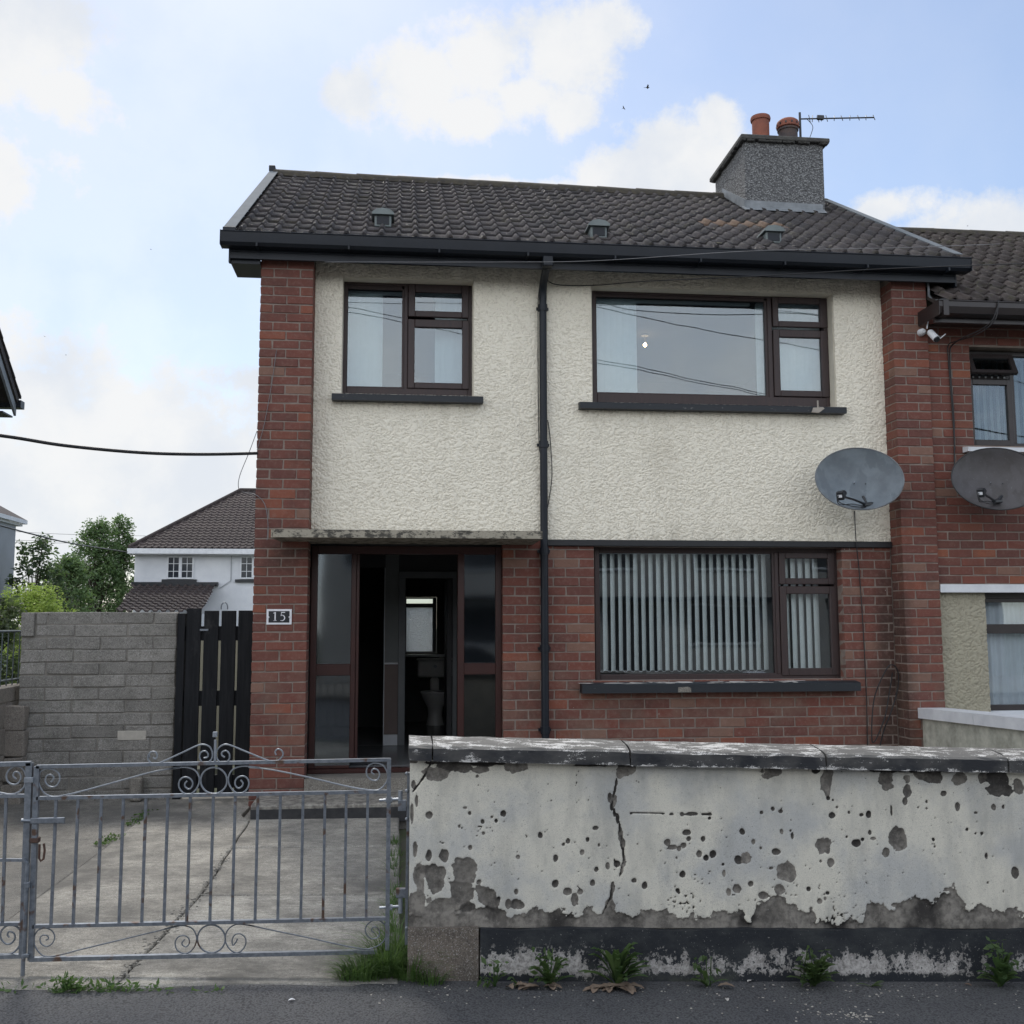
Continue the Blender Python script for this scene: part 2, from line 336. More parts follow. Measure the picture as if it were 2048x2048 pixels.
def asphalt():  # fine dark tarmac with pale chippings
    m = NM('asphalt_footpath'); v = m.vor(110); n = m.noise(1.5, 6, .6); f = m.noise(170, 3, .75); h = m.noise(60, 4, .6)
    c = m.mix((.070,.073,.082), (.108,.109,.114), m.rng(n, .35, .65)); c = m.mix(c, (.022,.022,.025), m.math('MULTIPLY', m.rng(v, .45, .75), .8))
    c = m.mix(c, (.34,.335,.32), m.math('MULTIPLY', m.rng(f, .62, .70), .8)); c = m.mix(c, (.14,.135,.125), m.math('MULTIPLY', m.rng(h, .6, .72), .35))
    m.bump(m.math('ADD', m.math('SUBTRACT', 1, v), f), .9, .006); return m.fin(c, .8)
ASPH = asphalt()
WOODF = NM('dark_stained_window_wood'); _n = WOODF.noise(7, 6, .7); _g = WOODF.noise(90, 4, .7, WOODF.map((1,1,.12))); _k = WOODF.noise(38, 5, .75)
_z = WOODF.mix((.050,.028,.026), (.028,.019,.020), WOODF.rng(_g, .3, .7)); _z = WOODF.mix(_z, (.40,.34,.30), WOODF.math('MULTIPLY', WOODF.rng(_k, .70, .74), WOODF.rng(_n, .45, .6)))
WOODF.bump(_g, .25, .003); WOODF = WOODF.fin(_z, .5)
SILL = NM('black_painted_sill'); _k = SILL.noise(30, 6, .75, SILL.map((.5,1,1.6))); _z = SILL.mix((.012,.016,.022), (.50,.47,.43), SILL.math('MULTIPLY', SILL.rng(_k, .655, .69), .9)); SILL.bump(_k, .3, .004); SILL = SILL.fin(_z, .55)
PEELW = worn('flaking_white_paint', (.62,.60,.57), (.35,.33,.31), 25, .8, .4, 60)
SCREEN = worn('dark_red_screen_wood', (.045,.014,.012), (.030,.011,.010), 5, .35, .15, 60)
BITUM = NM('black_strip_paint'); _k = BITUM.noise(34, 6, .75, BITUM.map((.4,1,1))); _z = BITUM.mix((.014,.015,.018), (.32,.3,.27), BITUM.math('MULTIPLY', BITUM.rng(_k, .69, .73), .8)); BITUM.bump(_k, .4, .004); BITUM = BITUM.fin(_z, .55)
def glass(name, refl, tint=(.78,.83,.84), rough=.0, wav=.02):
    m = NM(name); m.t.nodes.remove(m.b); tr = m.n('ShaderNodeBsdfTransparent'); tr.inputs[0].default_value = (*tint,1)
    gl = m.n('ShaderNodeBsdfGlossy'); gl.inputs['Roughness'].default_value = rough; gl.inputs[0].default_value = (.86,.92,.98,1)
    b = m.n('ShaderNodeBump'); b.inputs['Strength'].default_value = wav; b.inputs['Distance'].default_value = .05; m.l(m.noise(1.3, 2, .5), b.inputs['Height']); m.l(b.outputs[0], gl.inputs['Normal'])
    lw = m.n('ShaderNodeLayerWeight'); lw.inputs[0].default_value = .25
    fac = m.math('MAXIMUM', m.math('MULTIPLY', lw.outputs['Fresnel'], .8), refl)
    mx = m.n('ShaderNodeMixShader'); m.put(mx.inputs[0], fac); m.l(tr.outputs[0], mx.inputs[1]); m.l(gl.outputs[0], mx.inputs[2]); m.l(mx.outputs[0], m.out.inputs[0]); return m.m
GLASS = glass('window_glass', .10)
GLASS_LOW = glass('lower_window_glass', .09, (.97,.99,.99))
GLASS_D = glass('screen_glass', .15, (.35,.42,.46), .05)
def frost():
    m = NM('frosted_glass'); fz = m.noise(45, 3, .6, None, 1.5); m.bump(fz, 1, .04); m.b.inputs['Transmission Weight'].default_value = .9; return m.fin((.85,.87,.86), .35)
FROST = frost()
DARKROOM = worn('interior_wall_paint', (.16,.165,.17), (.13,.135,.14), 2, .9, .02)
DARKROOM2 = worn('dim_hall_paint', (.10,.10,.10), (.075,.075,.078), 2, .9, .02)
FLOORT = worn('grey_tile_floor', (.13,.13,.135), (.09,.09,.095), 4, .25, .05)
BLIND = worn('white_blind_fabric', (.82,.85,.84), (.74,.78,.77), 20, .9, .05, 120)
WHITE = worn('white_ceramic', (.72,.73,.73), (.66,.67,.67), 3, .15, .0)
WHITEP = worn('white_paint', (.74,.76,.79), (.60,.62,.66), 6, .6, .1, 60)
PALE = worn('white_house_paint', (.72,.74,.77), (.58,.60,.64), .8, .8, .1, 20)
GREYW = worn('grey_house_paint', (.36,.38,.41), (.30,.32,.34), .8, .85, .1, 20)
BLACK = worn('black_gloss_paint', (.012,.014,.018), (.02,.022,.028), 6, .35, .05)
GALV = worn('galvanised_steel', (.15,.17,.20), (.26,.285,.32), 45, .42, .1, 90, .55)
_gm = GALV.node_tree; _gb = next(n for n in _gm.nodes if n.type == 'BSDF_PRINCIPLED'); _src = _gb.inputs['Base Color'].links[0].from_socket; _rn = _gm.nodes.new('ShaderNodeTexNoise'); _rn.inputs['Scale'].default_value = 17; _rn.inputs['Detail'].default_value = 7; _gg = _gm.nodes.new('ShaderNodeNewGeometry'); _gm.links.new(_gg.outputs['Position'], _rn.inputs['Vector']); _mr = _gm.nodes.new('ShaderNodeMapRange'); _mr.inputs[1].default_value = .60; _mr.inputs[2].default_value = .68; _gm.links.new(_rn.outputs[0], _mr.inputs[0]); _mx = _gm.nodes.new('ShaderNodeMix'); _mx.data_type = 'RGBA'; _gm.links.new(_mr.outputs[0], _mx.inputs[0]); _gm.links.new(_src, _mx.inputs[6]); _mx.inputs[7].default_value = (.13,.085,.065,1); _gm.links.new(_mx.outputs[2], _gb.inputs['Base Color'])
GALV_L = worn('bright_galvanised_steel', (.34,.37,.41), (.22,.245,.28), 45, .4, .1, 90, .5)
RUST = worn('rusty_iron', (.10,.05,.035), (.05,.035,.03), 40, .8, .3, 90)
CABLE = worn('black_cable', (.012,.012,.014), (.02,.02,.022), 10, .5, 0)
CABLE_G = worn('grey_cable', (.16,.16,.17), (.22,.22,.23), 10, .6, 0)
def woodb():
    m = NM('black_stained_timber'); g = m.noise(40, 5, .7, m.map((1,1,.06))); n = m.noise(6, 6, .7, m.map((1,1,.5)))
    c = m.mix((.007,.008,.010), (.018,.019,.022), m.rng(g, .35, .7)); c = m.mix(c, (.055,.055,.055), m.math('MULTIPLY', m.rng(n, .57, .7), .6)); m.bump(g, .5, .004); return m.fin(c, .75, 0, .2)
TIMBER = woodb()
def vnoise(x, z, s, seed):
    rs = np.random.RandomState(seed); g = rs.rand(256,256); u = x*s; v = z*s; i = np.floor(u).astype(int); j = np.floor(v).astype(int); a = u-i; b = v-j; a = a*a*(3-2*a); b = b*b*(3-2*b)
    G_ = lambda p,q: g[p%256, q%256]
    return (G_(i,j)*(1-a)+G_(i+1,j)*a)*(1-b)+(G_(i,j+1)*(1-a)+G_(i+1,j+1)*a)*b
def fbm(x, z, s, seed, oc=4):
    t = 0; am = 1; n = 0
    for k in range(oc): t = t+am*vnoise(x, z, s*2**k, seed+k); n += am; am *= .55
    return t/n
def grid_mesh(name, gx, gy, gz, mat, parent, keep=None, attrs=()):
    nz_, nx_ = gx.shape; co = np.stack([gx, gy, gz], -1).reshape(-1,3).astype(np.float32); idx = np.arange(nx_*nz_).reshape(nz_, nx_)
    qd = np.stack([idx[:-1,:-1], idx[:-1,1:], idx[1:,1:], idx[1:,:-1]], -1).reshape(-1,4)
    if keep is not None:
        qd = qd[keep.reshape(-1)]; used = np.unique(qd); rm = np.zeros(len(co), np.int64); rm[used] = np.arange(len(used)); co = co[used]; qd = rm[qd]
    c = (co.min(0)+co.max(0))/2; co = co-c; me = bpy.data.meshes.new(name); me.vertices.add(len(co)); me.vertices.foreach_set('co', co.ravel()); me.loops.add(qd.size); me.loops.foreach_set('vertex_index', qd.ravel().astype(np.int32))
    me.polygons.add(len(qd)); me.polygons.foreach_set('loop_start', np.arange(0, qd.size, 4, dtype=np.int32)); me.polygons.foreach_set('loop_total', np.full(len(qd), 4, dtype=np.int32)); me.polygons.foreach_set('use_smooth', np.ones(len(qd), bool))
    for nm_, ar in attrs:
        at = me.attributes.new(nm_, 'FLOAT', 'POINT'); v = ar.ravel().astype(np.float32); at.data.foreach_set('value', v[used] if keep is not None else v)
    me.update(calc_edges=True); me.validate(); me.materials.append(mat)
    o = bpy.data.objects.new(name, me); o.location = Vector([float(q) for q in c]); return link(o, parent)
def dashed_coat(x0, x1, z0, z1, y, step, mat, parent, holes=(), amp=.0085, seed=5, sx=37, sz=62):
    """thrown render: real relief of small overlapping dabs"""
    nx_, nz_ = int((x1-x0)/step)+1, int((z1-z0)/step)+1; X, Z = np.meshgrid(np.linspace(x0, x1, nx_), np.linspace(z0, z1, nz_))
    wx = (fbm(X, Z, 16, seed+40, 3)-.5)*.05; wz_ = (fbm(X, Z, 16, seed+60, 3)-.5)*.05
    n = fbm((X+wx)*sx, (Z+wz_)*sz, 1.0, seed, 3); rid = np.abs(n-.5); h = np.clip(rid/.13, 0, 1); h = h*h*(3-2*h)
    h2 = fbm(X*1.0, Z*1.4, 70, seed+9, 2); Y = y-amp*h-amp*.35*h2-amp*.5*fbm(X, Z, 6, seed+22, 3)
    xc = (X[:-1,:-1]+X[1:,1:])/2; zc = (Z[:-1,:-1]+Z[1:,1:])/2; keep = np.ones(xc.shape, bool)
    for (a,b,c,d) in holes: keep &= ~((xc > a) & (xc < b) & (zc > c) & (zc < d))
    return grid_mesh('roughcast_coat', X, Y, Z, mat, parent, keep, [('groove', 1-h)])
# ------------------------------------------------------------------ house
HX0, HX1 = -1.212, 4.83        # outer faces of the two brick piers
YW, YF = .22, .34              # wall face behind the piers; face of the window frames
house = empty('house', (1.8, .22, .1), 'two storey brick and cream roughcast house with tiled roof, chimney and open front door', 'house')
KX = lambda x: x*(8.93+YF)/(8.93+.2); KZ = lambda z: 1.6+(z-1.6)*(8.93+YF)/(8.93+.2)
# --- masonry cores (mortar), walls
def part(name, mat, boxes, parent=None, **k):
    m = MB()
    for b in boxes: m.box(*b)
    return m.build(name, mat, parent or house, **k)
def cut_wall(x0, x1, z0, z1, holes):
    """split a wall rectangle into boxes round its openings"""
    xs = sorted({x0, x1, *[h[0] for h in holes], *[h[1] for h in holes]}); out = []
    for a, b in zip(xs, xs[1:]):
        zz = sorted([(h[2], h[3]) for h in holes if h[0] < b-1e-6 and h[1] > a+1e-6]); z = z0
        for (c, d) in zz:
            if c > z: out.append((a,b,z,c))
            z = d
        if z < z1: out.append((a,b,z,z1))
    return out
UL = (-.525, .645, 3.635, 4.70); UR = (1.722, 4.02, 3.605, 4.69); LW = (1.722, 4.02, 1.115, 2.30); DR = (-.762, .905, .2, 2.30)
m = MB()
for (a,b,c,d) in cut_wall(-.762, 4.489, 2.356, 4.86, [UL, UR]): m.box(a, b, YW, YW+.24, c, d)
rend = m.build('rendered_wall', SMOOTH, house)
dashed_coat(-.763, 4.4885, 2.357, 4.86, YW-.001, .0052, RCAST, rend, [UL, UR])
sm = MB()      # smooth plaster margins inside the window openings
for (a,b,c,d) in (UL, UR):
    sm.box(a+.002, b-.002, YW+.006, YW+.25, d-.006, d+.004); sm.box(a-.004, a+.006, YW+.006, YW+.25, c, d-.007); sm.box(b-.006, b+.004, YW+.006, YW+.25, c, d-.007)
sm.build('plaster_reveal', SMOOTH, house)
C_ = .005
part('mortar', MORT, [(HX0+C_, -.7675, C_, YW+.02, .05, 4.80)]); part('mortar', MORT, [(4.495, HX1-C_, C_, YW+.24, .05, 4.80)])
m = MB()
for (a,b,c,d) in cut_wall(.905+C_, 4.49, .05, 2.352, [LW]): m.box(a, b, YW+C_, YW+.24, c, d)
m.build('mortar', MORT, house)
part('gable_wall', CONC2, [(HX0+.02, HX0+.25, YW+.021, 4.9, .0, 4.80), (HX1-.25, HX1-.01, YW+.241, 4.9, 0, 4.80)])
g = MB()
for x0, x1 in ((HX0+.02, HX0+.25), (HX1-.25, HX1-.01)): g.prism([(.25,4.801),(4.9,4.801),(4.9,5.20),(2.7,6.56),(.25,5.08)], 'x', x0, x1)
g.build('gable_wall', CONC2, house)
part('rear_wall', CONC2, [(a,b,4.66,4.90,c,d) for (a,b,c,d) in cut_wall(HX0+.251, HX1-.251, 0, 5.15, [(.08,.50,1.24,1.98)])])
# --- bricks
BRK = []          # (box, importance)
def add_brick(x0,x1,y0,y1,z0,z1,vis=1.0): BRK.append(((x0,x1,y0,y1,z0,z1), vis))
J = .011
# left pier, courses as laid (thicker low down)
z = 4.757; k = 0; lc = []
while z > .12:
    h = .079 if z > 3.25 else .0845 if z > 2.32 else .0775 if z > 1.42 else .0868
    lc.append((z-h+J*.5, z-J*.5)); z -= h
for k, (z0, z1) in enumerate(lc):
    X0, X1 = HX0, -.764
    if k % 2 == 0:
        mid = (X0+X1)/2; xs = [(X0, mid-J/2), (mid+J/2, X1)]
    else: xs = [(X0, X0+.105), (X0+.105+J, X1-.105-J), (X1-.105, X1)]
    for a, b in xs: add_brick(a, b, 0, YW if (a == X0 or b == X1) else .1, z0, z1, 1.2 if z0 > .15 else .2)
# right pier with its return face
z = 4.757; k = 0
while z > .12:
    h = .0815; z0, z1 = z-h+J*.5, z-J*.5; X0, X1 = 4.49, HX1
    if k % 2 == 0:
        add_brick(X0, X0+.215, 0, .105, z0, z1, .9 if z>.5 else .1); add_brick(X0+.215+J, X1, 0, .105, z0, z1, .7 if z>.5 else .1); add_brick(X0, X0+.1, .105+J, YW, z0, z1, .45 if z>.5 else .1)
    else:
        add_brick(X0, X0+.105, 0, YW, z0, z1, .8 if z>.5 else .1); add_brick(X0+.105+J, X1, 0, .105, z0, z1, .9 if z>.5 else .1)
    z -= h; k += 1
# brickwork of the ground floor in stretcher bond
zs = [2.352]; 
while zs[-1] > .1: zs.append(zs[-1] - (.0822 if zs[-1] > 1.0 else .0862))
for k in range(len(zs)-1):
    z1, z0 = zs[k]-J*.5, zs[k+1]+J*.5
    off = .1143*(k % 2) + rnd.uniform(-.006,.006); x = .905 - .2286 + off*1.0
    while x < 4.49:
        a, b = max(x, .905), min(x+.2286-J, 4.485); x += .2286
        if b-a < .03: continue
        segs = [(a, b, z0, z1)]
        if z0 < LW[3]-.01 and z1 > LW[2]+.01: segs = [(p,q,z0,z1) for p,q in ((a, min(b, LW[0])), (max(a, LW[1]), b)) if q-p > .03]
        elif z0 < LW[2] and z1 > LW[2]-.03: segs = [(a,b,z0,z1)]
        for p,q,c,d in segs:
            if abs(q-LW[0]) < .12 and z0 > LW[2]: q = LW[0]
            add_brick(p, q, YW, YW+(.12 if (abs(q-LW[0])<.01 or abs(p-LW[1])<.01) and z0>LW[2] else .1), c, d, (1.0 if z0 > .62 else .05)*(.2 if (1.17<p and q<1.30) else 1))
BRCACHE = {}
def brick_mesh(w, d, h, mat, nm, var):
    key = (round(w,3), round(d,3), round(h,4), mat.name, nm, var)
    if key not in BRCACHE:
        r = random.Random(hash(key[:3]) % 9999 + var*31); mb = MB(); mb.tone = var_t[var]
        mb.box(-w/2, w/2, -d/2, d/2, -h/2, h/2, .004, .0024, None, r)
        BRCACHE[key] = mb.mesh(nm, mat, False, (0,0,0))
    return BRCACHE[key]
var_t = [.05,.2,.3,.42,.5,.62,.72,.8,.9,1.0]
def lay(bricks, mat, parent, nm='brick', limit=300, stuff='brickwork'):
    order = sorted(range(len(bricks)), key=lambda i: -bricks[i][1]*(bricks[i][0][1]-bricks[i][0][0]))
    solo = set(order[:limit]); rest = MB()
    for i, ((x0,x1,y0,y1,z0,z1), w) in enumerate(bricks):
        jy = rnd.uniform(-.0015,.0015)
        if i in solo:
            var = rnd.choices(range(10), [2,2,2,2,2,2,1.3,1.2,.9,1.0])[0]
            instance(brick_mesh(x1-x0, y1-y0, z1-z0, mat, nm, var), nm, ((x0+x1)/2, (y0+y1)/2+jy, (z0+z1)/2), (0, rnd.uniform(-.004,.004), 0), parent)
        else:
            rest.tone = rnd.choice(var_t); rest.box(x0,x1,y0+jy,y1+jy,z0,z1,.004,.0024)
    if rest.v: rest.build(stuff, mat, parent, kind='stuff')
lay(BRK, BR_L, house)
# --- windows
def frame_bars(mb, X0, X1, Z0, Z1, y0, y1, w, wb=None):
    wb = wb or w
    mb.box(X0, X0+w, y0, y1, Z0, Z1, .004); mb.box(X1-w, X1, y0, y1, Z0, Z1, .004)
    mb.box(X0+w, X1-w, y0+.001, y1-.001, Z0, Z0+wb, .004); mb.box(X0+w, X1-w, y0+.001, y1-.001, Z1-w, Z1, .004)
def window(X0, X1, Z0, Z1, mull, panes, sashes, gm, fixed, parent=house, y=YF, mat=WOODF, w=.045, transom=None):
    mb = MB(); frame_bars(mb, X0, X1, Z0, Z1, y, y+.07, w, max(w, fixed[2]-Z0-.012))
    mb.box(mull[0], mull[1], y+.002, y+.068, Z0+w, Z1-w, .004)
    if transom: mb.box(mull[1], X1-w, y+.006, y+.064, transom[0], transom[1])
    fr = mb.build('window', mat, parent)
    a,b,c,d = fixed; MB().box(a-.01, b+.01, y+.035, y+.041, c-.01, d+.01).build('pane', gm, fr)
    bd = MB(); t = .012
    bd.box(X0+w, a, y+.015, y+.034, c-t, d+t); bd.box(b, mull[0], y+.015, y+.034, c-t, d+t); bd.box(a, b, y+.016, y+.034, d, Z1-w); bd.box(a, b, y+.016, y+.034, Z0+w, c)
    bd.build('glazing_bead', mat, fr)
    for (sx0,sx1,sz0,sz1), (a,b,c,d) in zip(sashes, panes):
        s = MB(); yy = y-.012
        s.box(sx0, a, yy, y+.03, sz0, sz1, .005); s.box(b, sx1, yy, y+.03, sz0, sz1, .005); s.box(a, b, yy+.001, y+.029, sz0, c, .005); s.box(a, b, yy+.001, y+.029, d, sz1, .005)
        s.build('sash', mat, fr); MB().box(a-.008, b+.008, y+.012, y+.018, c-.008, d+.008).build('pane', gm, fr)
    return fr
def KK(r): return (KX(r[0]), KX(r[1]), KZ(r[2]), KZ(r[3]))
wUL = window(*KK((-.52,.634,3.628,4.668)), (KX(.022),KX(.056)), [KK((.120,.538,4.40,4.572)), KK((.118,.542,3.746,4.25))], [KK((.059,.600,4.345,4.645)), KK((.057,.605,3.692,4.322))], GLASS, KK((-.479,.004,3.705,4.590)))
wUR = window(*KK((1.722,3.962,3.600,4.662)), (KX(3.376),KX(3.418)), [KK((3.480,3.881,4.405,4.573)), KK((3.482,3.880,3.749,4.252))], [KK((3.425,3.955,4.350,4.633)), KK((3.423,3.951,3.692,4.322))], GLASS, KK((1.768,3.352,3.700,4.590)))
wLW = window(*KK((1.722,3.975,1.118,2.292)), (KX(3.376),KX(3.41)), [KK((3.472,3.874,2.018,2.198)), KK((3.476,3.880,1.212,1.876))], [KK((3.414,3.935,1.963,2.250)), KK((3.414,3.945,1.147,1.946))], GLASS_LOW, KK((1.76,3.356,1.170,2.238)))
def sill(x0, x1, z0, z1, y0, win, mat=SILL):
    s = MB(); s.prism([(y0,z0),(y0,z1-.006),(y0+.008,z1),(YF+.03,z1+.028),(YF+.03,z0)], 'x', x0, x1)
    return s.build('sill', mat, win)
sill(-.600, .726, 3.560, 3.618, .12, wUL); sill(1.592, 4.075, 3.530, 3.588, .12, wUR); s3 = sill(1.585, 4.10, 1.012, 1.088, .10, wLW)
# flaking paint on the lower sill, bare patch on its edge
r2 = random.Random(5)
f = MB()
for i in range(46):
    x = 1.62 + 2.0*r2.random()**1.1; w = r2.uniform(.02,.11); yy = r2.uniform(.11,.28); d = r2.uniform(.015,.05); zz = 1.0885+(yy-.108)*(.028/(YF+.03-.108))
    pts = [(x+w*math.cos(a)*r2.uniform(.7,1.1), yy+d*math.sin(a)*r2.uniform(.6,1.1)) for a in [i2*math.pi/5 for i2 in range(10)]]
    pts = [(px_, min(max(py_, .110), .345)) for px_, py_ in pts]
    f.add([(px_, py_, 1.0905+(py_-.108)*(.028/(YF+.03-.108))) for px_, py_ in pts], [tuple(range(10))])
f.build('flaked_paint', PEELW, house)
MB().add([(2.43,.0985,1.016),(2.55,.0985,1.014),(2.548,.0985,1.052),(2.52,.0985,1.063),(2.435,.0985,1.058)], [(0,1,2,3,4)]).build('bare_patch', CONC2, house)
# small mortar lump and bracket on the upper right sill
MB().prism([(3.735,3.53),(3.80,3.525),(3.855,3.565),(3.84,3.578),(3.75,3.572)], 'y', .10, .119).tube([(3.795,.11,3.57),(3.795,.11,3.64)], .008, 6).build('bracket', worn('pale_metal', (.4,.36,.31), (.3,.27,.24), 30), house)
# black strip at first floor level and over the window
st = MB(); st.box(1.272, 4.4885, YW-.035, YW+.02, 2.300, 2.3535, .004); st.build('band_course', BITUM, house)
# --- canopy over the entrance
cn = MB(); cn.prism([(-1.03,-.40),(-.985,-.44),(1.17,-.44),(1.17,.22),(-.764,.22),(-.766,-.004),(-1.0,-.004)], 'z', 2.308, 2.372)
CANM = NM('mossy_canopy_concrete'); _n = CANM.noise(22, 7, .75, CANM.map((.6,1,1))); _m = CANM.noise(60, 5, .7); _z = CANM.mix((.34,.31,.25), (.07,.065,.055), CANM.rng(_n, .47, .56)); _z = CANM.mix(_z, (.5,.48,.42), CANM.rng(_m, .66, .72)); CANM.bump(_m, .5, .006); CANM = CANM.fin(_z, .9)
cn.build('canopy', CANM, house)
# --- gutter, fascia, soffit, downpipe
gx0, gx1 = -1.524, 5.153
gt = MB(); gy = lambda pts: [(a+.226, b+.084) for a, b in pts]
gt.prism(gy([(-.335,4.716),(-.335,4.724),(-.415,4.728),(-.437,4.747),(-.443,4.79),(-.443,4.83),(-.452,4.838),(-.456,4.836),(-.452,4.79),(-.446,4.742),(-.42,4.718)][::-1]), 'x', gx0, gx1)
gt.box(gx0-.004, gx0, -.232, -.107, 4.798, 4.924); gt.box(gx1, gx1+.004, -.232, -.107, 4.798, 4.924)
gt.tube([(gx0,-.231,4.916),(gx1,-.231,4.916)], .006, 8).build('gutter', DARKPLAS, house, smooth=True)
fa = MB(); fa.box(-1.458, 5.06, -.105, -.088, 4.782, 4.945); fa.box(-1.458, 5.06, -.098, -.078, 4.750, 4.781); fa.box(-1.458, 5.06, -.105, -.073, 4.722, 4.747); fa.build('fascia', DARKPLAS, house)
so = MB(); so.prism([(-.077,4.724),(-.077,4.732),(.215,4.834),(.215,4.824)], 'x', -1.44, 5.05); so.build('soffit', DARKPLAS, house)
for xa_, xb_ in ((-1.472, -1.459), (5.061, 5.073)):
    MB().prism([(-.103,4.690),(-.075,4.684),(.32,4.80),(.32,5.10),(-.103,4.945)], 'x', xa_, xb_).build('box_end', DARKPLAS, house)
MB().box(-1.458, -1.2125, -.072, .30, 4.688, 4.735).build('box_end', DARKPLAS, house)
for i in range(9): MB().box(-1.23+i*.77, -1.215+i*.77, -.233, -.107, 4.790, 4.820).build('gutter_bracket', DARKPLAS, house)
dx = P(1087,900,.17).x
dp = MB(); dp.tube([(dx,.16,.12),(dx,.16,4.52)], .034, 14); dp.build('downpipe', DARKPLAS, house, smooth=True)
dc = MB(); dc.tube([(dx,.16,4.52),(dx,.16,4.60),(dx,.12,4.66),(dx,-.02,4.72),(dx,-.165,4.80)], .036, 12); dc.box(dx-.045,dx+.045,-.200,-.115,4.72,4.81,.006); dc.build('swan_neck', DARKPLAS, house, smooth=True)
for zz in (4.45, 3.2, 2.25, 1.4, .7):
    MB().box(dx-.055, dx+.055, .185, .218, zz-.012, zz+.012).lathe([(.042,-.03),(.042,.03)], 14, Matrix.Translation((dx,.16,zz))).build('pipe_clip', DARKPLAS, house)
# --- roof
EY, EZ, RY, RZ = -.190, 4.905, 2.70, 6.695
SL = math.hypot(RY-EY, RZ-EZ); PA = math.atan2(RZ-EZ, RY-EY)
roof = MB(); X0r, X1r = -1.478, 5.06
roof.prism([(EY+.03,EZ-.03),(RY,RZ-.10),(5.2,5.15),(5.2,5.11),(RY,RZ-.13),(EY+.03,EZ-.06)], 'x', X0r, X1r)
roof = roof.build('roof', TILE, house)
def tile_mesh(w, g, mat, tone, seed, name='tile', rolls=2):
    r = random.Random(seed); mb = MB(); mb.tone = tone
    prof = [(0,.0)]
    for k in range(rolls):
        c = w*(k+.5)/rolls; s = 1.0 if k % 2 == 0 else .8
        for dx_, h in ((-.042,0),(-.029*s,.020),(-.014*s,.036),(.004,.039),(.020*s,.030),(.030*s,.010),(.040,0)): prof.append((c+dx_*.74, h*.9*(1 if k%2==0 else .80)))
    prof.append((w,.0)); n = len(prof); L = g+.045; v = []
    jj = [r.uniform(-.003,.003) for _ in prof]
    for (u,h), j in zip(prof, jj): v.append((u, j, h+.004))
    for (u,h), j in zip(prof, jj): v.append((u, j, h+.026))
    for (u,h) in prof: v.append((u, L, h+.0045))
    f = [(i, i+1, n+i+1, n+i) for i in range(n-1)] + [(n+i, n+i+1, 2*n+i+1, 2*n+i) for i in range(n-1)]
    mb.add(v, f); me = mb.mesh(name, mat, False, (0,0,0)); sm_ = [False]*(n-1)+[True]*(n-1); me.polygons.foreach_set('use_smooth', sm_); return me
def tile_roof(parent, x0, ncol, w, y0, z0, nrow, slope, mat, pa, skip=lambda r,c: False, special=None, nm='tile', sag=0):
    g = slope/nrow; ms = [tile_mesh(w+.002, g, mat, t, i) for i, t in enumerate((.0,.15,.3,.45,.6,.8,1.0))]
    for r_ in range(nrow):
        for c in range(ncol):
            if skip(r_, c): continue
            d = r_*g; me = rnd.choice(ms)
            if special and (r_, c) in special: me = special[(r_, c)]
            instance(me, nm, (x0+c*w, y0+d*math.cos(pa)-.012*math.sin(pa), z0+d*math.sin(pa)+.012*math.cos(pa)-.012-sag*c*w*(d/slope)), (pa+rnd.uniform(-.008,.008), rnd.uniform(-.006,.006), rnd.uniform(-.006,.006)), parent)
och = tile_mesh(.298, SL/13, TILE_O, .5, 77)
TW = .296; sp = {(5,15):och,(5,16):och,(5,17):och}
tile_roof(roof, -1.437, 22, TW, EY, EZ, 13, SL-.02, TILE, PA, special=sp, sag=.0095)
mo = MB(); r9 = random.Random(9)
for i in range(520):
    rw = r9.randrange(13); d = (SL-.02)*rw/13; x = -1.43+r9.random()*6.45; s = r9.uniform(.006,.018)*(1.4 if rw < 2 else 1); yy_ = EY+(d+.004)*math.cos(PA); z_ = EZ+d*math.sin(PA)-.0095*(x+1.44)*(d/SL)+.014; mo.tone = r9.random(); mo.box(x-s*1.3, x+s*1.3, yy_-s*.5, yy_+s*1.2, z_-s*.3, z_+s*.55, s*.3, s*.35, None, r9)
mo.build('moss', worn('roof_moss', (.10,.095,.05), (.19,.18,.13), 30, .95, .6, 80), roof, kind='stuff')
rd = 0
for i in range(14):
    xa = -1.457+i*.4655; xb = min(xa+.472, 5.06)
    rt = MB(); rt.tone = rnd.random(); n = 9
    vs = []; 
    for x_ in (xa, xb):
        for rr_ in (.115, .095):
            for k in range(n):
                a = math.pi*(k/(n-1)); vs.append((x_, RY-math.cos(a)*rr_*1.05, RZ-.045-.0095*(x_+1.44)+math.sin(a)*rr_*.95+(.006 if x_==xa else 0)+rnd.uniform(-.003,.003)))
    fs = [(k,2*n+k,2*n+k+1,k+1) for k in range(n-1)]+[(k,k+1,n+k+1,n+k) for k in range(n-1)]+[(2*n+k,3*n+k,3*n+k+1,2*n+k+1) for k in range(n-1)]
    rt.add(vs, fs).build('ridge_tile', worn('ridge_mortar_moss', (.036,.032,.029), (.07,.06,.04), 20, .9, .9, 60, bd=.01) if i == 0 else bpy.data.materials['ridge_mortar_moss'], roof, smooth=True)
for xv, wv in ((-1.500, .095), (5.005, .085)):
    vm = MB(); e = .052; RZo = RZ; RZ = RZo-(.0 if xv < 0 else .058)
    vm.prism([(EY-.01,EZ-.02),(EY-.01,EZ+e),(RY,RZ+e+.012),(RY,RZ-.05)], 'x', xv, xv+.012); vm.prism([(EY-.01,EZ+e),(EY-.01,EZ+e+.008),(RY,RZ+e+.02),(RY,RZ+e+.012)], 'x', xv, xv+wv)
    vm.build('verge_trim', VERGE, roof); RZ = RZo
MB().box(-1.51,-1.44,2.63,2.77,RZ+.03,RZ+.10,.006).build('ridge_end_cap', DARKPLAS, roof)
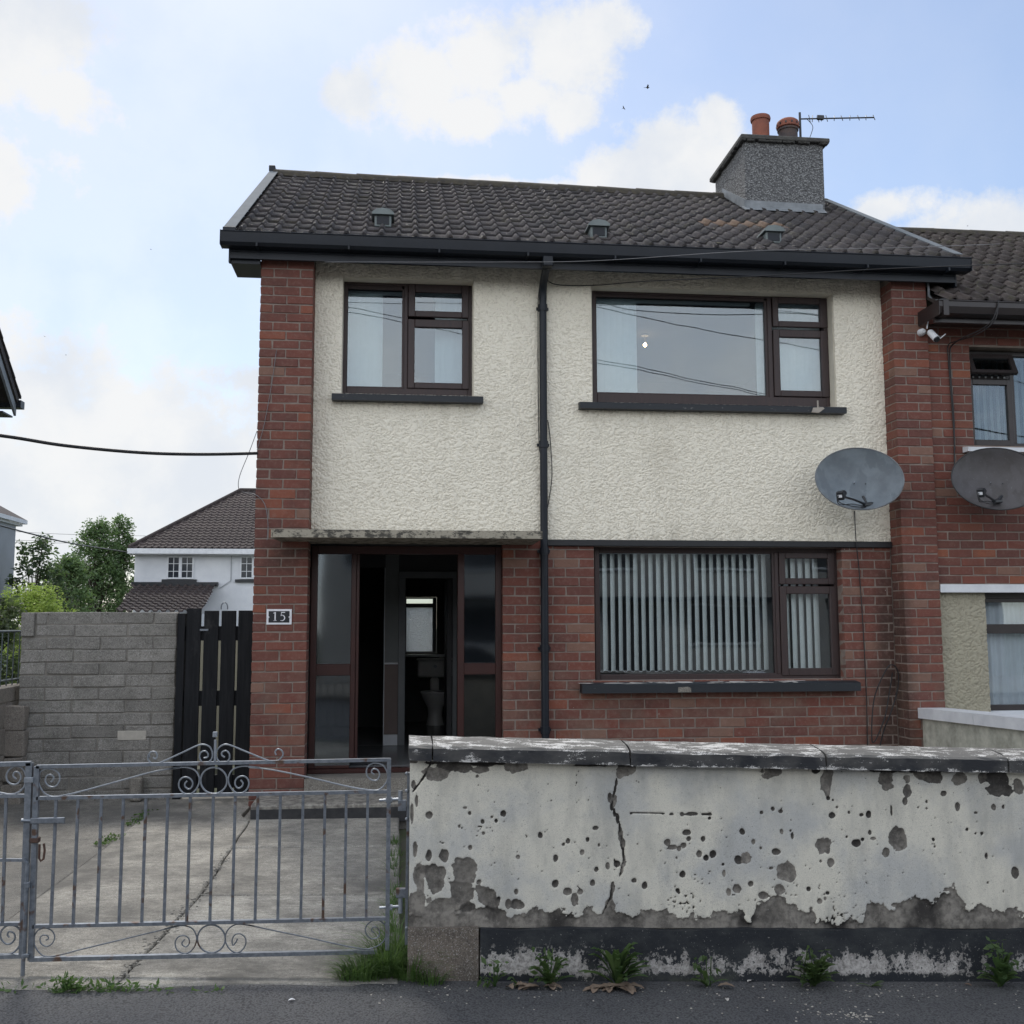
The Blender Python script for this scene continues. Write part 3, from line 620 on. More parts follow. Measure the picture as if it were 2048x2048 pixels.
MB().box(-1.51,-1.40,EY-.02,EY,EZ-.03,EZ+.055,.004).build('verge_end_cap', DARKPLAS, roof)
for (px_, py_) in ((765,447),(1196,470),(1545,481)):
    q = [(-.175,.25),(1.776,.124),(3.444,.185)][((765,447),(1196,470),(1545,481)).index((px_,py_))]
    X, Y = q; Z = EZ+(Y-EY)*math.tan(PA)+.02
    v = MB(); v.box(X-.075, X+.075, Y-.03, Y+.22, Z-.02, Z+.085, .006)
    vt = v.build('roof_vent', VENTG, house)
    MB().prism([(X-.100,Z+.086),(X+.100,Z+.086),(X+.096,Z+.108),(X+.06,Z+.135),(X,Z+.145),(X-.06,Z+.135),(X-.096,Z+.108)], 'y', Y-.06, Y+.24).build('vent_cowl', VENTG, vt, smooth=False)
    MB().box(X-.055, X+.055, Y-.036, Y-.0305, Z, Z+.075).build('vent_grille', DARKPLAS, vt)
# chimney
cx0, cx1, cy0, cy1, cz = 3.788, 4.706, 1.879, 2.96, 6.984
ch = MB(); ch.box(cx0, cx1, cy0, cy1, 5.9, cz, .012); chim = ch.build('chimney', CHIM, house)
cp = MB()
for i in range(26):
    t = i/26; 
cp.box(cx0-.055, cx1+.055, cy0-.055, cy1+.055, cz, cz+.05, .008, .004)
for i in range(60):    # rough mortar edge under the capping
    s_ = i % 2; x = rnd.uniform(cx0-.04, cx1+.04); y_ = rnd.uniform(cy0-.03, cy1)
    if s_: cp.box(x-.03, x+.03, cy0-.045, cy0+.01, cz-.018, cz+.01, .006, .006)
    else: cp.box(cx0-.045, cx0+.01, y_-.04, y_+.04, cz-.018, cz+.01, .006, .006)
cp.prism([(cx0+.0,cz+.05),(cx1-.0,cz+.05),(cx1-.2,cz+.10),(cx0+.2,cz+.10)], 'y', cy0+.1, cy1-.1)
cp.build('chimney_cap', worn('dark_capping', (.05,.05,.05), (.09,.088,.08), 12, .9, .8, 50, bd=.01), chim)
fl = MB(); zf = EZ+(cy0-EY)*math.tan(PA)
fl.prism([(cx0-.02,zf+.015),(cx1-.03,zf+.0),(cx1-.03,zf+.085),(cx0-.02,zf+.10)], 'y', cy0-.012, cy0-.002)
fl.add([(cx0-.05,cy0-.10,zf-.045),(cx1-.02,cy0-.10,zf-.05),(cx1-.02,cy0-.004,zf+.03),(cx0-.05,cy0-.004,zf+.03)], [(0,1,2,3)])
fl.prism([(cy0-.02,zf-.02),(2.66,EZ+(2.66-EY)*math.tan(PA)-.0),(2.66,EZ+(2.66-EY)*math.tan(PA)+.09),(cy0-.02,zf+.10)], 'x', cx0-.012, cx0-.002)
fl.build('flashing', LEAD, chim)
def pot(X, Y, zb, prof, mat, lab):
    t = MB(); t.lathe(prof, 28, Matrix.Translation((X,Y,zb))); return t
p1 = pot(4.172, 2.39, cz+.09, [(.098,0),(.100,.40),(.112,.405),(.118,.43),(.112,.455),(.094,.457),(.090,.40),(.088,.01)], TERRA, '').build('chimney_pot', TERRA, chim, smooth=True)
p2 = pot(4.503, 2.39, cz+.09, [(.110,0),(.110,.29),(.122,.30),(.122,.32),(.110,.325)], TERRA_D, '').build('chimney_pot', TERRA_D, chim, smooth=True)
cw = pot(4.503, 2.39, cz+.415, [(.114,0),(.130,.010),(.133,.06),(.124,.085),(.10,.105),(.07,.11)], TERRA, '').build('pot_cowl', TERRA, chim, smooth=True)
hl = MB()
for k in range(12):
    a = k*math.pi/6; hl.box(-.009,.009,-.136,-.129,.03,.052, M=Matrix.Translation((4.503,2.39,cz+.415)) @ Matrix.Rotation(a,4,'Z'))
hl.build('vent_hole', BLACK, chim)
# --- entrance screen
scr = MB(); ys, ye = .30, .37
def bar(a,b,c,d,y0=ys,y1=ye): scr.box(a,b,y0,y1,c,d,.004)
bar(-.762,-.708,.385,2.296); bar(.850,.905,.385,2.296); bar(-.762+.054,.850,2.226,2.296,ys+.001,ye-.001); bar(-.415,-.372,.45,2.226,ys+.002,ye-.002); bar(-.371,-.345,.45,2.226,ys+.014,ye-.004)
bar(.515,.573,.45,2.226,ys+.002,ye-.002); bar(-.708,-.415,1.172,1.272,ys+.003,ye-.003); bar(.573,.850,1.172,1.272,ys+.003,ye-.003)
bar(-.762,.905,.345,.384,ys-.02,ye); bar(-.708,.850,.385,.449,ys+.001,ye-.001) if False else None
bar(-.708,-.415,.385,.41,ys+.001,ye-.001); bar(.573,.850,.385,.41,ys+.001,ye-.001)
screen = scr.build('door_screen', SCREEN, house)
for (a,b,c,d) in ((-.712,-.411,.405,1.176),(-.712,-.411,1.268,2.230),(.569,.854,.405,1.176),(.569,.854,1.268,2.230)):
    MB().box(a,b,ys+.035,ys+.041,c,d).build('pane', GLASS_D, screen)
part('door_step', CONC2, [(-.762,.905,-.02,.30,.215,.344)]); 
stepb = NM('step_concrete'); _n = stepb.noise(16, 6, .7); _x = stepb.xyz(); _z = stepb.mix((.30,.285,.25), (.12,.11,.10), stepb.rng(_n, .4, .6)); stepb.bump(_n, .4, .006); STEPM = stepb.fin(_z, .85)
stp = MB(); stp.prism([(-.60,.10),(-.60,.225),(-.585,.238),(-.02,.250),(-.02,.05)], 'x', -1.11, .93); stp = stp.build('front_step', STEPM, house)
BLK2 = worn('worn_black_paint', (.016,.017,.02), (.04,.04,.042), 14, .6, .2, 50)
rr_ = MB(); rr_.box(-1.112,.93,-.6035,-.6005,.095,.206); rr_.box(-1.1125,-1.1103,-.60,-.02,.08,.2); rr_.build('painted_riser', BLK2, stp)
# --- rooms seen through the glass
def shell(name, x0,x1,y0,y1,z0,z1, mat, skip=(), floor=None, holes=None, parent=house):
    t = .02; m = MB()
    if 'L' not in skip: m.box(x0-t,x0,y0,y1,z0,z1)
    if 'R' not in skip: m.box(x1,x1+t,y0,y1,z0,z1)
    if 'B' not in skip:
        for (a,b,c,d) in cut_wall(x0-t,x1+t,z0,z1,holes or []): m.box(a,b,y1,y1+t,c,d)
    m.box(x0-t,x1+t,y0,y1+t,z1,z1+t); m.build(name, mat, parent)
    MB().box(x0-t,x1+t,y0,y1+t,z0-t,z0).build(name.replace('walls','floor'), floor or mat, parent)
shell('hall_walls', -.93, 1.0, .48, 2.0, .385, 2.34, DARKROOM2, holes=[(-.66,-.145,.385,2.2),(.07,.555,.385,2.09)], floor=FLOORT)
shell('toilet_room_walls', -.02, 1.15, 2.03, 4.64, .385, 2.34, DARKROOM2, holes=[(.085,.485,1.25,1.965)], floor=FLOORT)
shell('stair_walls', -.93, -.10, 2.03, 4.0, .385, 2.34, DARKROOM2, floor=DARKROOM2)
tf = MB(); tf.box(-.002,.068,1.965,1.999,.385,2.09,.003); tf.box(.557,.60,1.965,1.999,.385,2.09,.003); tf.box(-.002,.60,1.964,1.998,2.091,2.16,.003)
tf.build('inner_door_frame', worn('grey_door_frame', (.19,.20,.21), (.15,.16,.17), 5, .5), house)
MB().box(.50,.553,2.03,2.62,.39,2.08,.003).build('inner_door', worn('dark_door', (.05,.05,.055), (.04,.04,.045), 5, .5), house)
MB().box(-.142,-.004,1.985,1.9985,1.215,2.335).build('hall_plaster', worn('hall_plaster_paint', (.23,.24,.24), (.2,.21,.21), 3), house)
MB().box(-.142,-.004,1.98,1.9985,.50,1.205).build('dado_panel', worn('brown_dado_paint', (.20,.155,.14), (.17,.13,.12), 3), house)
MB().box(-.144,-.004,1.975,1.9985,1.2055,1.222,.002).build('dado_rail', WHITEP, house); MB().box(-.15,-.004,1.97,1.9985,.386,.495,.003).build('skirting_board', WHITEP, house)
MB().box(-.15,-.143,1.975,1.9985,.496,2.2).build('door_lining', WHITEP, house)
# window of the toilet room
tw = MB(); a,b,c,d = .085,.485,1.25,1.965; y = 4.68
for q in ((a,a+.012,c,d),(b-.05,b,c,d),(a+.012,b-.05,c,c+.02),(a+.012,b-.05,d-.02,d),(a+.012,b-.05,1.835,1.885)): tw.box(q[0],q[1],y,y+.05,q[2],q[3])
tww = tw.build('rear_window', worn('grey_frame', (.16,.17,.19), (.13,.14,.15), 5, .4), house)
MB().box(a+.012,b-.05,y+.02,y+.026,c+.02,1.835).build('pane', FROST, tww); MB().box(a+.012,b-.05,y+.02,y+.026,1.885,d-.02).build('pane', GLASS, tww)
MB().box(.02,.62,4.5,4.64,1.205,1.235).build('inner_sill', WHITEP, house)
# upstairs rooms and living room
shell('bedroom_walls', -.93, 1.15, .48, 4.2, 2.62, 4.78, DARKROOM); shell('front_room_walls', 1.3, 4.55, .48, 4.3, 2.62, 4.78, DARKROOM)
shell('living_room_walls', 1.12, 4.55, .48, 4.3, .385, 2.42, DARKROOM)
lampm = NM('lit_bulb'); lampm.b.inputs['Emission Color'].default_value = (1,.60,.28,1); lampm.b.inputs['Emission Strength'].default_value = 28; LAMP = lampm.fin((1,.8,.5), .5)
# ceiling bulb seen through the upper right window
c_ = P(1290,690,.35); d_ = (c_-CAM).normalized(); t_ = (4.66-CAM.z)/d_.z; lp = CAM+d_*t_
if lp.y > 4.1: t_ = (3.9-CAM.y)/d_.y; lp = CAM+d_*t_
bulb = empty('ceiling_lamp', (lp.x, lp.y, 4.778), 'small lit bulb hanging from the ceiling behind the large upstairs window', 'lamp')
MB().lathe([(.004,-.02),(.014,-.014),(.019,0),(.015,.014),(.008,.022)], 16, Matrix.Translation(lp)).build('bulb', LAMP, bulb, smooth=True)
MB().tube([(lp.x,lp.y,lp.z+.035),(lp.x,lp.y,4.777)], .004, 6).lathe([(.04,0),(.03,.015)], 12, Matrix.Translation((lp.x,lp.y,4.762))).build('flex', WHITEP, bulb)
# toilet
tl = empty('toilet', (.42, 4.1, .385), 'white close coupled toilet in the small room behind the open front door', 'toilet')
q = MB(); q.box(.24,.68,4.40,4.58,.95,1.16,.02); q.build('cistern', WHITE, tl)
MB().box(.225,.695,4.38,4.60,1.162,1.192,.01).build('cistern_lid', WHITE, tl)
def oval(mb, cx, cy, rings, n=24):
    vs = []; fs = []
    for (rx, ry, z, oy) in rings:
        for k in range(n): a = 2*math.pi*k/n; vs.append((cx+rx*math.cos(a), cy+oy+ry*math.sin(a), z))
    for i in range(len(rings)-1):
        for k in range(n): l = (k+1)%n; fs.append((i*n+k,i*n+l,(i+1)*n+l,(i+1)*n+k))
    fs.append(tuple(reversed(range(n)))); fs.append(tuple((len(rings)-1)*n+k for k in range(n))); mb.add(vs, fs); return mb
oval(MB(), .455, 4.12, [(.11,.15,.386,.06),(.09,.13,.50,.06),(.10,.15,.60,.04),(.155,.21,.70,.0),(.18,.235,.765,0)]).build('bowl', WHITE, tl, smooth=True)
oval(MB(), .455, 4.12, [(.182,.235,.768,0),(.188,.24,.78,0),(.182,.235,.80,0)]).build('seat_lid', WHITE, tl, smooth=True)
q = MB(); q.box(.40,.51,4.36,4.45,.60,.95,.02).build('flush_pipe', WHITE, tl); q = MB(); q.lathe([(.012,0),(.012,.02),(.02,.022),(.02,.03)], 12, Matrix.Translation((.46,4.40,1.09)) @ Matrix.Rotation(R(90),4,'X')).build('flush_handle', GALV_L, tl)
# --- blinds
def blind(label, x0, x1, z0, z1, y, spacing, width, ang, slats=None, group='vertical blinds in the windows', chain=False, jit=3):
    t = empty('vertical_blind', ((x0+x1)/2, y, z0), label, 'window blind', group)
    MB().box(x0, x1, y-.02, y+.02, z1, z1+.03, .004).build('headrail', WHITEP, t)
    xs = slats if slats is not None else [x0+spacing*(i+.5) for i in range(int((x1-x0)/spacing))]
    me = MB()
    n = 4; vs = []
    for i in range(n+1):
        u = -width/2+width*i/n; b_ = .006*math.cos(math.pi*(i/n-.5))
        vs += [(u, -b_, z0-z1), (u, -b_, 0)]
    for i in range(n+1):
        u = -width/2+width*i/n; b_ = .006*math.cos(math.pi*(i/n-.5)); vs += [(u, -b_+.0015, z0-z1), (u, -b_+.0015, 0)]
    o = 2*(n+1); fs = [(2*i,2*i+2,2*i+3,2*i+1) for i in range(n)]+[(o+2*i+1,o+2*i+3,o+2*i+2,o+2*i) for i in range(n)]
    me.add(vs, fs); me = me.mesh('slat', BLIND, True, (0,0,0))
    for x in xs:
        a = ang(x) if callable(ang) else ang
        instance(me, 'slat', (x, y, z1), (0, 0, R(a+rnd.uniform(-jit,jit))), t)
    if chain:
        cb = MB()
        for a, b in zip(xs, xs[1:]): cb.tube(spline([(a,y,z0+.015),((a+b)/2,y-.01,z0-.012),(b,y,z0+.015)], 4), .0022, 4)
        cb.build('chain', WHITEP, t)
    return t
blind('white vertical blind drawn to the left side of the upper left window', -.50, .60, 3.70, 4.62, .47, .07, .085, 12, [-.475,-.42,-.375,-.335,-.29,-.25,-.212])
blind('pale slats at the right side of the upper left window, behind the small sashes', .30, .62, 3.70, 4.62, .51, .05, .085, 14, [.35,.40,.445,.485,.55,.59])
blind('white vertical blind bunched at the left end of the large upper window', 1.72, 3.3, 3.70, 4.62, .47, .06, .088, 4, [1.80,1.86,1.92,1.98,2.04,2.10,2.155])
blind('closed white vertical blind behind the two small sashes of the upper right window', 3.36, 4.02, 3.70, 4.62, .47, .078, .09, 3)
blind('long white vertical blind with turned slats across the big ground floor window', 1.76, 3.42, 1.19, 2.25, .47, .0715, .080, lambda x: 50-(x-1.76)*5, chain=True)
blind('short white vertical blind behind the narrow right hand sashes of the ground floor window', 3.47, 3.97, 1.19, 2.25, .47, .0715, .084, 36, chain=True)
# --- house number
np_ = empty('house_number_plate', (-.995, -.006, 1.61), 'black plate with silver border and the number 15 on the left brick pier', 'house number')
a = P(533.3,1218.3,-.008); b = P(583.0,1249.0,-.008); x0,x1,z0,z1 = a.x,b.x,b.z,a.z; w_ = x1-x0; h_ = z1-z0
SILV = worn('silver_border', (.78,.78,.82), (.68,.68,.72), 40, .4, .05, 80, 0)
MB().box(x0,x1,-.010,-.001,z0,z1,.001).build('border', SILV, np_)
MB().box(x0+w_*.085,x1-w_*.085,-.0115,-.0101,z0+h_*.125,z1-h_*.125,.0005).build('plate', BLACK, np_)
for s_ in (.085,.915): MB().lathe([(.0075,0),(.007,.002),(.003,.0045)], 14, Matrix.Translation((x0+w_*s_,-.0116,z0+h_*.48)) @ Matrix.Rotation(R(90),4,'X')).build('screw', SILV, np_)
def glyph(polys, ox, oz, s, nm):
    m = MB()
    for p in polys: m.prism([(ox+u*s, oz+v*s) for u,v in p], 'y', -.0132, -.0117)
    return m.build(nm, SILV, np_)
one = [[(-.07,0.02),(.07,0.02),(.07,.96),(.03,1.0),(-.02,.985),(-.07,.95)],[(-.19,0),(.19,0),(.19,.03),(.07,.055),(-.07,.055),(-.19,.03)],[(-.0701,.95),(-.0701,.84),(-.22,.83),(-.23,.87)]]
def arcstrip(cx, cz, r0, r1, a0, a1, n=16, taper=1):
    out = []
    for i in range(n):
        t0, t1 = i/n, (i+1)/n
        def pr(t):
            a = R(a0+(a1-a0)*t); w = (r1-r0)/2*(1-(taper)*abs(2*t-1)**2*.7); m_ = (r0+r1)/2
            return [(cx+(m_-w)*math.cos(a), cz+(m_-w)*math.sin(a)), (cx+(m_+w)*math.cos(a), cz+(m_+w)*math.sin(a))]
        p, q_ = pr(t0), pr(t1); out.append([p[0],p[1],q_[1],q_[0]])
    return out
five = [[(-.15,.90),(.27,.90),(.30,1.0),(-.13,1.0)],[(-.15,.9),(-.09,.9),(-.105,.55),(-.18,.52)]]+arcstrip(-.06,.33,.25,.37,118,-122,18)
oz = z0+h_*.24; s_ = h_*.58
glyph(one, x0+w_*.345, oz, s_, 'digit_one'); glyph(five, x0+w_*.635, oz, s_, 'digit_five')
# ------------------------------------------------------------------ ground, drive, footpath
def zf_(X): return .08-.038*X                                   # height of the footpath along the wall line
gm = NM('rough_ground'); _n = gm.noise(1.2, 6, .6); gm.bump(_n, .4, .03); GRND = gm.fin(gm.mix((.10,.095,.075), (.06,.075,.035), gm.rng(_n, .4, .6)), .95)
g_ = MB(); S = 400
g_.add([(-S,-4.1,-.35),(S,-4.1,-.35),(S,600,-.35),(-S,600,-.35)], [(0,1,2,3)]); g_.add([(-S,-300,-.36),(S,-300,-.36),(S,-4.1,-.35),(-S,-4.1,-.35)], [(0,1,2,3)])
g_.build('ground', GRND, None, kind='structure', loc=(0,0,0))
nx, ny = 60, 24; vs = []; fs = []
def edge_y(x): return -4.30-.03*math.sin(x*1.7)-.02*math.sin(x*5.3+1)+ (-.05 if x < -.9 else 0) if x < -.1 else -4.17
for j in range(ny+1):
    for i in range(nx+1):
        x = -14+28*i/nx; ye_ = edge_y(x); y = ye_+(-8.4-ye_)*(j/ny)
        vs.append((x, y, zf_(max(min(x,8),-8))-.012*(-4.2-y)*1.0-(0 if j else .0)))
for j in range(ny):
    for i in range(nx): a = j*(nx+1)+i; fs.append((a+nx+1, a+nx+2, a+1, a))
fp = MB(); nx = 140
vs = []; fs = []
for j in range(ny+1):
    for i in range(nx+1):
        x = -14+28*i/nx; ye_ = edge_y(x); y = ye_+(-10.6-ye_)*(j/ny); vs.append((x, y, zf_(max(min(x,8),-8))-.012*(-4.2-y)))
for j in range(ny):
    for i in range(nx): a = j*(nx+1)+i; fs.append((a, a+nx+1, a+nx+2, a+1))
fp.add(vs, fs).build('footpath', ASPH, None, kind='structure', smooth='all')
kb = MB(); kb.add([(-14,-10.6,.03+.0),(14,-10.6,-.28),(14,-10.75,-.28),(-14,-10.75,.03),(-14,-10.76,-.12),(14,-10.76,-.43)], [(0,3,2,1),(3,4,5,2)]); kb.build('kerb', CONC2, None, kind='structure')
rd_ = MB(); rd_.add([(-60,-10.77,-.13),(60,-10.77,-.42),(60,-17,-.42),(-60,-17,-.13)], [(0,3,2,1)]); rd_.build('road', ASPH, None, kind='structure')
op = MB(); op.add([(-60,-17,-.02),(60,-17,-.3),(60,-26,-.3),(-60,-26,-.02)], [(0,3,2,1)]); op.build('opposite_footpath', CONC2, None, kind='structure')
# driveway in separately cast slabs
def dz(x, y):
    t = min(max((y+4.3)/4.8, 0), 1); return zf_(x)*(1-t)+.135*t + .002
def gp_(px, py):
    z = .1
    for _ in range(6): p = G(px, py, z); z = dz(p.x, p.y)
    return (p.x, p.y)
L1a, L1b = gp_(60,1806), gp_(332,1603); L2a, L2b, L2c = gp_(223,1977), gp_(405,1785), gp_(463,1696)
def ext(a, b, y): t = (y-a[1])/(b[1]-a[1]); return (a[0]+(b[0]-a[0])*t, y)
yE = gp_(600,1790)[1]; yD = gp_(600,1693)[1]
def off(p, d): return (p[0]+d, p[1])
drive = empty('driveway', (-1.3,-2,.1), 'x', 'x'); del drive['label']; del drive['category']; drive['kind'] = 'structure'
def slab(poly, tone, up=0.0, sub=8, th=.07):
    # slab top follows the drive's slope; bevelled joint edge
    n = len(poly); c = (sum(p[0] for p in poly)/n, sum(p[1] for p in poly)/n); g = .006
    dn = []
    for i, p in enumerate(poly):
        for k in range(sub):
            q = poly[(i+1)%n]; t = k/sub; x, y = p[0]+(q[0]-p[0])*t, p[1]+(q[1]-p[1])*t
            e = Vector((q[0]-p[0], q[1]-p[1])).normalized(); w = .004*math.sin(17*x+9*y)
            dn.append((x-e.y*w, y+e.x*w))
    def ins(p, d): v = Vector((c[0]-p[0], c[1]-p[1])); v.normalize(); return (p[0]+v.x*d, p[1]+v.y*d)
    m = MB(); m.tone = tone; N = len(dn)
    A = [ins(p, g) for p in dn]; B = [ins(p, g+.012) for p in dn]
    vs = [(x,y,dz(x,y)+up-th) for x,y in A]+[(x,y,dz(x,y)+up-.008) for x,y in A]+[(x,y,dz(x,y)+up) for x,y in B]
    fs = [(i,(i+1)%N,(i+1)%N+N,i+N) for i in range(N)]+[(i+N,(i+1)%N+N,(i+1)%N+2*N,i+2*N) for i in range(N)]+[tuple(2*N+i for i in range(N))]
    # make sure the top faces up
    area = sum(A[i][0]*A[(i+1)%N][1]-A[(i+1)%N][0]*A[i][1] for i in range(N))
    if area < 0: fs = [tuple(reversed(f)) for f in fs]
    m.add(vs, fs); return m.build('slab', CONC_D if tone > .8 else CONC_M if tone > .3 else CONC, drive)
xl = -3.33; yt = .60; xr = .02; yb = -4.26
l1t, l1b = ext(L1a, L1b, yt), ext(L1a, L1b, -3.6)
m2 = ext(L2b, L2c, -.62)
slab([(xl,yt),(xl,-4.34),(-3.0,-4.34),(l1b[0]-.2,-4.0),l1b,L1a,l1t], .9, -.012)
slab([l1t,L1a,l1b,(l1b[0]-.2,-4.0),(-3.0,-4.34),(L2a[0],-4.335),L2b,L2c,m2,(-1.2,-.40),(-1.2,yt)], .42, 0)
slab([(L2c[0]+.0,yD),m2,(-1.15,-.58),(xr,-.58),(xr,yD)], .45, 0)
tt = ext(L2b, L2c, yE)
slab([L2c,(xr,yD),(xr,yE),tt], .35, 0)
slab([tt,(xr,yE),(xr,yb),(-.9,yb-.01),L2a,(L2a[0],-4.335),L2b], .08, 0)
slab([(-1.2,-.40),(-1.15,-.58),(1.5,-.58),(4.9,-.58),(4.9,.22),(-1.2,.22)][::-1], .6, -.02, 3)
slab([(.12,-3.9),(4.85,-3.9),(4.85,-.6),(.12,-.6)], .6, -.03, 3)
u = MB(); u.add([(-3.4,-4.36,.03),(5,-4.0,-.12),(5,1.5,.02),(-3.4,1.5,.05)], [(0,1,2,3)]); u.build('slab_bed', GRND, drive)
# crack lips and loose fill along the diagonal joint
cr = MB(); r3 = random.Random(3)
for i in range(260):
    t = r3.random(); p = (L2a[0]+(L2b[0]-L2a[0])*t, L2a[1]+(L2b[1]-L2a[1])*t) if r3.random() < .7 else (L2b[0]+(L2c[0]-L2b[0])*t, L2b[1]+(L2c[1]-L2b[1])*t)
    x = p[0]+r3.gauss(0,.022); y = p[1]+r3.gauss(0,.02); s_ = r3.uniform(.002,.007); cr.tone = r3.random(); cr.box(x-s_,x+s_,y-s_*.8,y+s_*.8,dz(x,y)-.003,dz(x,y)+s_*.7,.0,.002,None,r3)
cr.build('crumbled_concrete', CONC, drive, kind='stuff')
# ------------------------------------------------------------------ front wall with peeling render
def W1(x,y): return (560+x/3.22, 1440+y/3.22)
def W2(x,y): return (1100+x/3.22, 1440+y/3.22)
def W3(x,y): return (1548+x/3.22, 1440+y/3.22)
FY = -4.20
fw = empty('front_garden_wall', (2.4,-4.1,0), 'low garden wall with flaking off-white paint, dark pits and black worn coping', 'garden wall')
x0w, x1w = .055, 5.2; SH = -.034
def sh(X): return SH*(X-.055)
zt0, zp0, zb0 = 1.012, .293, -.02      # top of render, top of plinth, bottom, at the left end
st_ = .0048; nxg = int((4.70-x0w)/st_); nzg = int((zt0-zp0)/st_)
gx, gz = np.meshgrid(np.linspace(x0w, 4.70, nxg), np.linspace(0, 1, nzg)); gZ = zp0+(zt0-zp0)*gz; wz = gZ+SH*(gx-.055)
field = np.full(gx.shape, -1.0); deep = np.zeros(gx.shape)
n1 = fbm(gx, wz, 28, 1, 5)-.5; n2 = fbm(gx, wz, 9, 11, 4)-.5
KP = 2088/4.85
def blob(px, py, rx, ry, dk=1.0, amp=.9):
    global field, deep
    p = P(px, py, FY); r1 = max(rx/KP/3.22, .006); r2_ = max(ry/KP/3.22, .006)
    f = 1-np.sqrt(((gx-p.x)/r1)**2+((wz-p.z)/r2_)**2)
    big = min(r1, r2_)
    f = f+n1*amp*(1.6 if big > .02 else 1.15)*min(1.0,.022/big+.35)+n2*(.9 if big > .03 else .25)
    upd = f > field; deep = np.where(upd, dk, deep); field = np.maximum(field, f)
